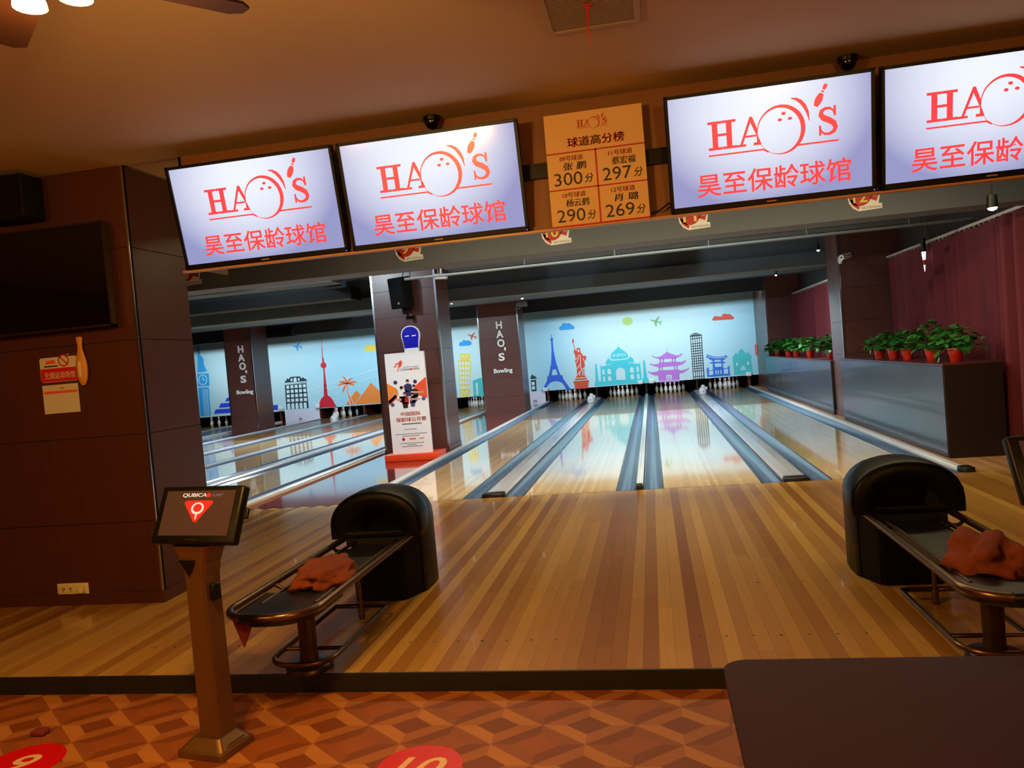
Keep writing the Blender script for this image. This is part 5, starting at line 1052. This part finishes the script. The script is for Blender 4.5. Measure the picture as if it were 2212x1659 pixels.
# ================================================================== ball returns
def arch_pts(w, z0, top, n=14, sq=.85):
    zs = top - w * sq; o = [(-w, z0), (-w, (z0 + zs) / 2)]
    for i in range(n + 1): a = math.pi * (1 - i / n); o.append((w * math.cos(a), zs + (top - zs) * math.sin(a) ** .9 if 0 < i < n else zs))
    return o + [(w, (z0 + zs) / 2), (w, z0)]
def loft(mb, secs, capa=True, capb=True):
    """secs: list of (y, pts2d)"""
    n = len(secs[0][1]); v = [(a, y, b) for y, p in secs for a, b in p]; f = []
    for k in range(len(secs) - 1):
        for i in range(n - 1): f.append((k * n + i, (k + 1) * n + i, (k + 1) * n + i + 1, k * n + i + 1))
        f.append((k * n + n - 1, (k + 1) * n + n - 1, (k + 1) * n, k * n))
    mb.add(v, f, True)
    if capa: mb.add(v[:n], [tuple(range(n))])
    if capb: mb.add(v[-n:], [tuple(range(n))[::-1]])
def ball_return(x, label):
    t = thing('ball_return', label, 'ball return', (x, -3.6, 0), group='ball returns on the approach')
    mb = MB().m('shell_black')
    loft(mb, [(-.06, arch_pts(.268, 0, .75)), (-.02, arch_pts(.28, 0, .768)), (.14, arch_pts(.283, 0, .77)), (.28, arch_pts(.272, .0, .74)), (.37, arch_pts(.245, .02, .66)), (.43, arch_pts(.20, .05, .54)), (.455, arch_pts(.14, .1, .40))])
    # tapering column under the mouth
    mb.add([(a, b, c) for c in (0, .47) for a, b in ((-.165, -.26), (.165, -.26), (.19, -.235), (.27, -.04), (-.27, -.04), (-.19, -.235))], [(0, 1, 7, 6), (1, 2, 8, 7), (2, 3, 9, 8), (3, 4, 10, 9), (4, 5, 11, 10), (5, 0, 6, 11), (6, 7, 8, 9, 10, 11), (5, 4, 3, 2, 1, 0)])
    mb.build('hood', t)
    mb = MB().m('shell_black'); A = lambda w, z0, tp: arch_pts(w, z0, tp, 14, .72)
    loft(mb, [(-.25, A(.185, .50, .64)), (-.266, A(.20, .49, .658)), (-.272, A(.26, .47, .718)), (-.270, A(.312, .458, .764)), (-.256, A(.33, .452, .778)), (-.225, A(.337, .45, .785)), (-.06, A(.335, .45, .79)), (.06, A(.30, .46, .785)), (.12, A(.26, .48, .765))], False, True); v_ = mb.build('visor', t)
    mb = MB().m('shell_inside'); loft(mb, [(-.251, A(.186, .49, .642)), (-.10, A(.165, .46, .62)), (-.02, A(.15, .47, .60))], False, True)
    mb.add([(-.22, -.262, .395), (.22, -.262, .395), (.22, -.262, .50), (-.22, -.262, .50)], [(0, 1, 2, 3)]); mb.build('mouth', v_)
    # round-nosed rail loop
    Y0, Y1, hw, rc, z = -.16, -1.92, .245, .2, .45
    def loop(hw, y0, y1, rc, z):
        p = [(hw, y0, z)] + [(hw - rc + rc * math.cos(R(a)), y1 + rc - rc * math.sin(R(a)), z) for a in range(0, 91, 10)]
        return p + [(-a, b, c) for a, b, c in p[::-1]]
    MB().m('bronze').tube(loop(hw, Y0, Y1, rc, z), .021, 12).build('rail', t)
    MB().m('bronze_dark').tube([(.155, -.25, .43), (.155, -1.62, .425)], .012, 8).tube([(-.155, -.25, .43), (-.155, -1.62, .425)], .012, 8).build('inner_rail', t)
    mb = MB().m('tray_black').box(-.15, .15, -1.5, -.2, .385, .41)
    mb.prism([(a * .93, b) for a, b, c in loop(hw, -1.42, Y1 + .02, rc, z)], lambda a, b: Vector((a, b, .40)), (0, 0, .03)); mb.build('tray', t)
    MB().m('rubber').tube([(a, b, z) for a, b in ((-.10, Y1), (-.02, Y1))], .0245, 12).build('sleeve', t)
    for s in (1, -1):
        mb = MB().m('bronze_dark').tube([(s * hw, -.45, .445), (s * (hw - .02), -.43, .41), (s * (hw - .06), -.38, .395), (s * .15, -.36, .395)], .012, 8); mb.build('rail_bracket', t)
        MB().m('bronze_dark').tube([(s * hw, -1.3, .445), (s * .15, -1.3, .40)], .012, 8).build('rail_bracket', t)
    lf = [(.18, -.62, .085)] + loop(.18, -.66, -1.60, .15, .085) + [(-.18, -.62, .085)]
    MB().m('bronze').tube(lf, .015, 10, closed=True).tube([(-.18, -1.36, .085), (.18, -1.36, .085)], .012, 8).build('foot_frame', t)
    MB().m('bronze_dark').lathe([(.05, .03), (.046, .12), (.05, .39)], c=(0, -1.43, 0), n=16, sx=1.1, sy=.75).build('pedestal', t)
    MB().m('bronze_dark').lathe([(.13, 0), (.13, .025), (.115, .035), (.05, .04)], c=(0, -1.43, 0), n=28).build('base_plate', t)
    MB().m('bronze').cyl((0, -.63, .09), (0, -.63, .39), .012).cyl((0, -.63, .0), (0, -.63, .09), .02).build('rear_post', t)
    return t
br = ball_return(w1 - .02, 'black ball return hood with metal rack, left one beside the touch-screen console')
dup(br, (w2 + .02, -3.6, 0), 'black ball return hood with metal rack, right one, partly cut off')
def towel(x, y, z, seed, w, d, h, label, m='towel', rz=0):
    random.seed(seed); bm = bmesh.new(); bmesh.ops.create_icosphere(bm, subdivisions=4, radius=1)
    from mathutils import noise
    for v in bm.verts:
        p = v.co.copy(); k = 1 + .35 * noise.noise(p * 1.7 + Vector((seed, 0, 0))) + .2 * noise.noise(p * 4.5 + Vector((0, seed, 0))) + .09 * noise.noise(p * 10)
        q_ = Vector((p.x * w * k, p.y * d * k, max(p.z, -.25) * h * k)); v.co = q_
    for v in bm.verts: v.co.z += .25 * h * 1.1
    mb = MB().m(m).bm(bm, Matrix.Rotation(rz, 4, 'Z'), True); return tag(mb.build('towel', loc=(x, y, z)), label, 'towel', 'towels on the ball returns')
towel(w1 + .01, -4.78, .433, 2, .16, .27, .085, 'crumpled brown-orange towel on the left ball return rack')
towel(w2 + .03, -4.95, .433, 5, .16, .22, .12, 'crumpled brown-orange towel on the right ball return rack')
t = MB().m('towel_red'); t.add([(-.06, 0, .0), (.05, .01, 0), (.0, -.02, -.13), (-.06, .012, .0), (.05, .022, 0), (.0, -.008, -.13)], [(0, 1, 2), (5, 4, 3), (0, 3, 4, 1), (1, 4, 5, 2), (2, 5, 3, 0)])
tag(t.build('towel', loc=(w1 - .12, -5.50, .435)), 'dark red cloth corner hanging under the nose of the left rack', 'towel')

# ================================================================== touch-screen consoles
def console(x, y, rz, label, base=None):
    if base is not None: return dup(base, (x, y, -.1), label, rz)
    t = thing('scoring_console', label, 'console', (x, y, -.1), rz, 'touch-screen consoles')
    mb = MB().m('console_metal')
    def ring(hx, hy, z, r=.02): return [(a, b, z) for a, b in rrect(-hx, hx, -hy, hy, r, 3)]
    rs = [ring(.135, .115, 0), ring(.135, .115, .03), ring(.122, .102, .038), ring(.085, .07, .075), ring(.08, .065, .08)]; n = len(rs[0])
    mb.add([p for r_ in rs for p in r_], [(k * n + i, k * n + (i + 1) % n, (k + 1) * n + (i + 1) % n, (k + 1) * n + i) for k in range(4) for i in range(n)]); mb.add(rs[-1], [tuple(range(n))]); mb.build('base', t)
    MB().m('led_blue' if False else 'steel_trim').box(.105, .125, -.05, .06, .045, .05).build('base_strip', t)
    mb = MB().m('console_metal')
    def col(hx, hy, z, dy=0): return [(-hx, -hy * .35 + dy, z), (-hx * .45, -hy + dy, z), (hx * .9, -hy + dy, z), (hx, -hy * .7 + dy, z), (hx, hy + dy, z), (-hx, hy + dy, z)]
    rs = [col(.072, .058, .075), col(.068, .055, .78), col(.072, .055, .84), col(.088, .058, .90, -.005), col(.118, .062, .965, -.01), col(.135, .065, .99, -.015)]; n = 6
    mb.add([p for r_ in rs for p in r_], [(k * n + i, k * n + (i + 1) % n, (k + 1) * n + (i + 1) % n, (k + 1) * n + i) for k in range(5) for i in range(n)]); mb.add(rs[-1], [tuple(range(n))]); mb.build('column', t)
    MB().m('black').prism([(-.045, .925), (.05, .925), (.0, .85)], lambda a, b: Vector((a, -.066 - (b - .85) * .13, b)), (0, .004, 0)).build('badge', t)
    MB().m('black').rbox(.066, .095, -.02, .03, .72, .80, .008).build('side_lock', t)
    mx = Matrix.Translation((.055, -.02, 1.125)) @ Matrix.Rotation(R(-25), 4, 'X') @ Matrix.Diagonal((1.10, 1, .83, 1))
    MB().m('black').rbox(-.222, .222, -.02, .03, -.165, .165, .014, 3, mx).box(-.12, .12, .03, .06, -.16, .02, mx).build('monitor', t); m_ = t.children[-1]
    MB().m('black').rbox(.222, .25, .0, .015, -.02, .04, .005, 2, mx).build('card_reader', m_)
    P = lambda a, b: mx @ Vector((a, -.0225, b)); P2 = lambda a, b: mx @ Vector((a, -.0232, b)); P3 = lambda a, b: mx @ Vector((a, -.0239, b))
    mb = MB().m('console_screen').add([P(-.185, -.12), P(.185, -.12), P(.185, .135), P(-.185, .135)], [(0, 1, 2, 3)])
    mb.m('logo_silver').text('QUBICA', P2, -.095, .033, .095, .12, 0, 0, .1).text('QUBICA', P2, -.0935, .0345, .095, .12, 0, 0, .1); mb.m('logo_dim').text('AMF', P2, .055, .125, .097, .118, .01, 0, .2)
    mb.m('logo_red').poly([[(.045 + .010 * math.cos(i * .6), .108 + .012 * math.sin(i * .6)) for i in range(10)]], P2)
    mb.poly([[(-.075, .06), (-.075, .07), (-.065, .077), (.065, .077), (.075, .07), (.075, .06), (.006, -.045), (-.006, -.045)]], P2)
    mb.m('logo_silver'); oc = [(.034 * math.cos(i * .2244), .033 + .034 * math.sin(i * .2244)) for i in range(28)]; ic = [(.023 * math.cos(i * .2244), .035 + .023 * math.sin(i * .2244)) for i in range(28)]
    mb.poly([oc, ic[::-1]], P3).poly([[(-.005, .012), (.005, .012), (.003, -.03), (-.003, -.03)]], P3); mb.build('screen', m_)
    MB().m('bronze').add([P2(-.03, -.145), P2(.03, -.145), P2(.03, -.139), P2(-.03, -.139)], [(0, 1, 2, 3)]).build('logo_plate', m_)
    return t
c0 = console(-1.925, -5.73, R(-11), 'bronze touch-screen console on a pillar stand, left one before the ball return')
console(1.79, -5.70, R(4), 'bronze touch-screen console at the right picture edge, mostly cut off', c0)

# ================================================================== table, floor stickers, ceiling vent, fan
t = thing('table', 'plum-brown table with rounded corner in the lower right foreground', 'table', (1.15, -7.25, -.1))
MB().m('table_wood').prism(rrect(-.76, .85, -.62, .625, .075, 8), lambda a, b: Vector((a, b, .72)), (0, 0, .03)).build('tabletop', t)
MB().m('black').cyl((0, 0, .02), (0, 0, .72), .04).build('column', t); MB().m('black').cyl((0, 0, 0), (0, 0, .02), .25, n=32).build('foot', t)
for n, x, l in (('9', -2.855, 'at the left picture edge'), ('10', -.875, 'right of the console')):
    t = thing('floor_sticker', 'round red floor sticker with a cream number %s, %s' % (n, l), 'sticker', (x, -5.885, -.0998), group='round lane stickers on the floor')
    mb = MB().m('floor_red').cyl((0, 0, 0), (0, 0, .0015), .19, n=48, smooth=False)
    mb.m('floor_cream').text(n, lambda a, b: Vector((a, b, .0022)), -.06 if n == '9' else -.115, .065 if n == '9' else .115, -.085, .085, .012, 0, .25)
    mb.build('disc', t)
tag(MB().m('towel_red').rbox(-.05, .03, -.03, .03, 0, .03, .012, 3).build('cloth', loc=(-2.99, -5.60, -.099)), 'small crumpled dark red cloth on the parquet at the left edge', 'cloth')
t = thing('air_vent', 'square slatted ceiling vent at the top of the picture', 'vent', (.09, -5.12, ZC))
mb = MB().m('vent_white'); a, b = .21, .23
mb.box(-a - .03, a + .03, -b - .03, -b, -.012, -.0005).box(-a - .03, a + .03, b, b + .03, -.012, -.0005).box(-a - .03, -a, -b, b, -.012, -.0005).box(a, a + .03, -b, b, -.012, -.0005); mb.build('frame', t)
mb = MB().m('vent_white')
for i in range(22): y = -b + .02 + i * .0205; mb.add([(-a, y - .007, -.008), (a, y - .007, -.008), (a, y + .006, -.0085), (-a, y + .006, -.0085)], [(0, 3, 2, 1)])
mb.build('slats', t); MB().m('vent_dark').box(-a, a, -b, b, -.002, -.0008).build('duct_opening', t)
t = thing('ribbon', 'thin red ribbon hanging from the ceiling vent', 'ribbon', (.075, -5.17, ZC - .012))
v = []
for i in range(9): z = -.20 * i / 8; v += [(-.008 * (1 - i / 12) + .004 * math.sin(i), .004 * math.sin(i * 1.3), z), (.008 * (1 - i / 9) + .004 * math.sin(i), .004 * math.sin(i * 1.3 + .5), z)]
MB().m('ribbon').add(v, [(2 * i, 2 * i + 1, 2 * i + 3, 2 * i + 2) for i in range(8)]).build('tail', t); MB().m('ribbon').rbox(-.02, .03, -.006, .006, -.01, .0, .003).build('knot', t)

t = thing('ceiling_fan', 'dark wooden ceiling fan with glowing glass lamps at the upper left', 'ceiling fan', (FAN[0], FAN[1], ZC))
MB().m('fan_metal').lathe([(.03, -.5), (.09, -.49), (.12, -.44), (.12, -.36), (.07, -.33), (.02, -.32), (.014, -.3), (.014, -.06), (.07, -.05), (.075, -.001)], n=24).build('motor', t)
for i in range(4):
    mx = Matrix.Rotation(R(49 + 90 * i), 4, 'Z') @ Matrix.Translation((0, 0, -.445)) @ Matrix.Rotation(R(8), 4, 'X')
    MB().m('fan_wood').prism([(.17, -.05), (.40, -.068), (.60, -.066), (.635, -.03), (.635, .03), (.60, .066), (.40, .068), (.17, .05)], lambda a, b: mx @ Vector((a, b, 0)), mx.to_3x3() @ Vector((0, 0, .009))).build('blade', t)
    mb = MB().m('fan_metal').box(.09, .2, -.02, .02, -.006, 0, mx); mb.build('blade_arm', t)
    a = R(45 + 90 * i); c = Vector((.11 * math.cos(a), .11 * math.sin(a), 0))
    g = MB().m('lamp_glow').lathe([(.048, -.522), (.046, -.507), (.034, -.48), (.02, -.465)], c=c, n=16); g.build('lamp_shade', t)
    light('POINT', 'fan_lamp_light', (FAN[0] + c.x, FAN[1] + c.y, ZC - .535), FANW, WARM, radius=.03)
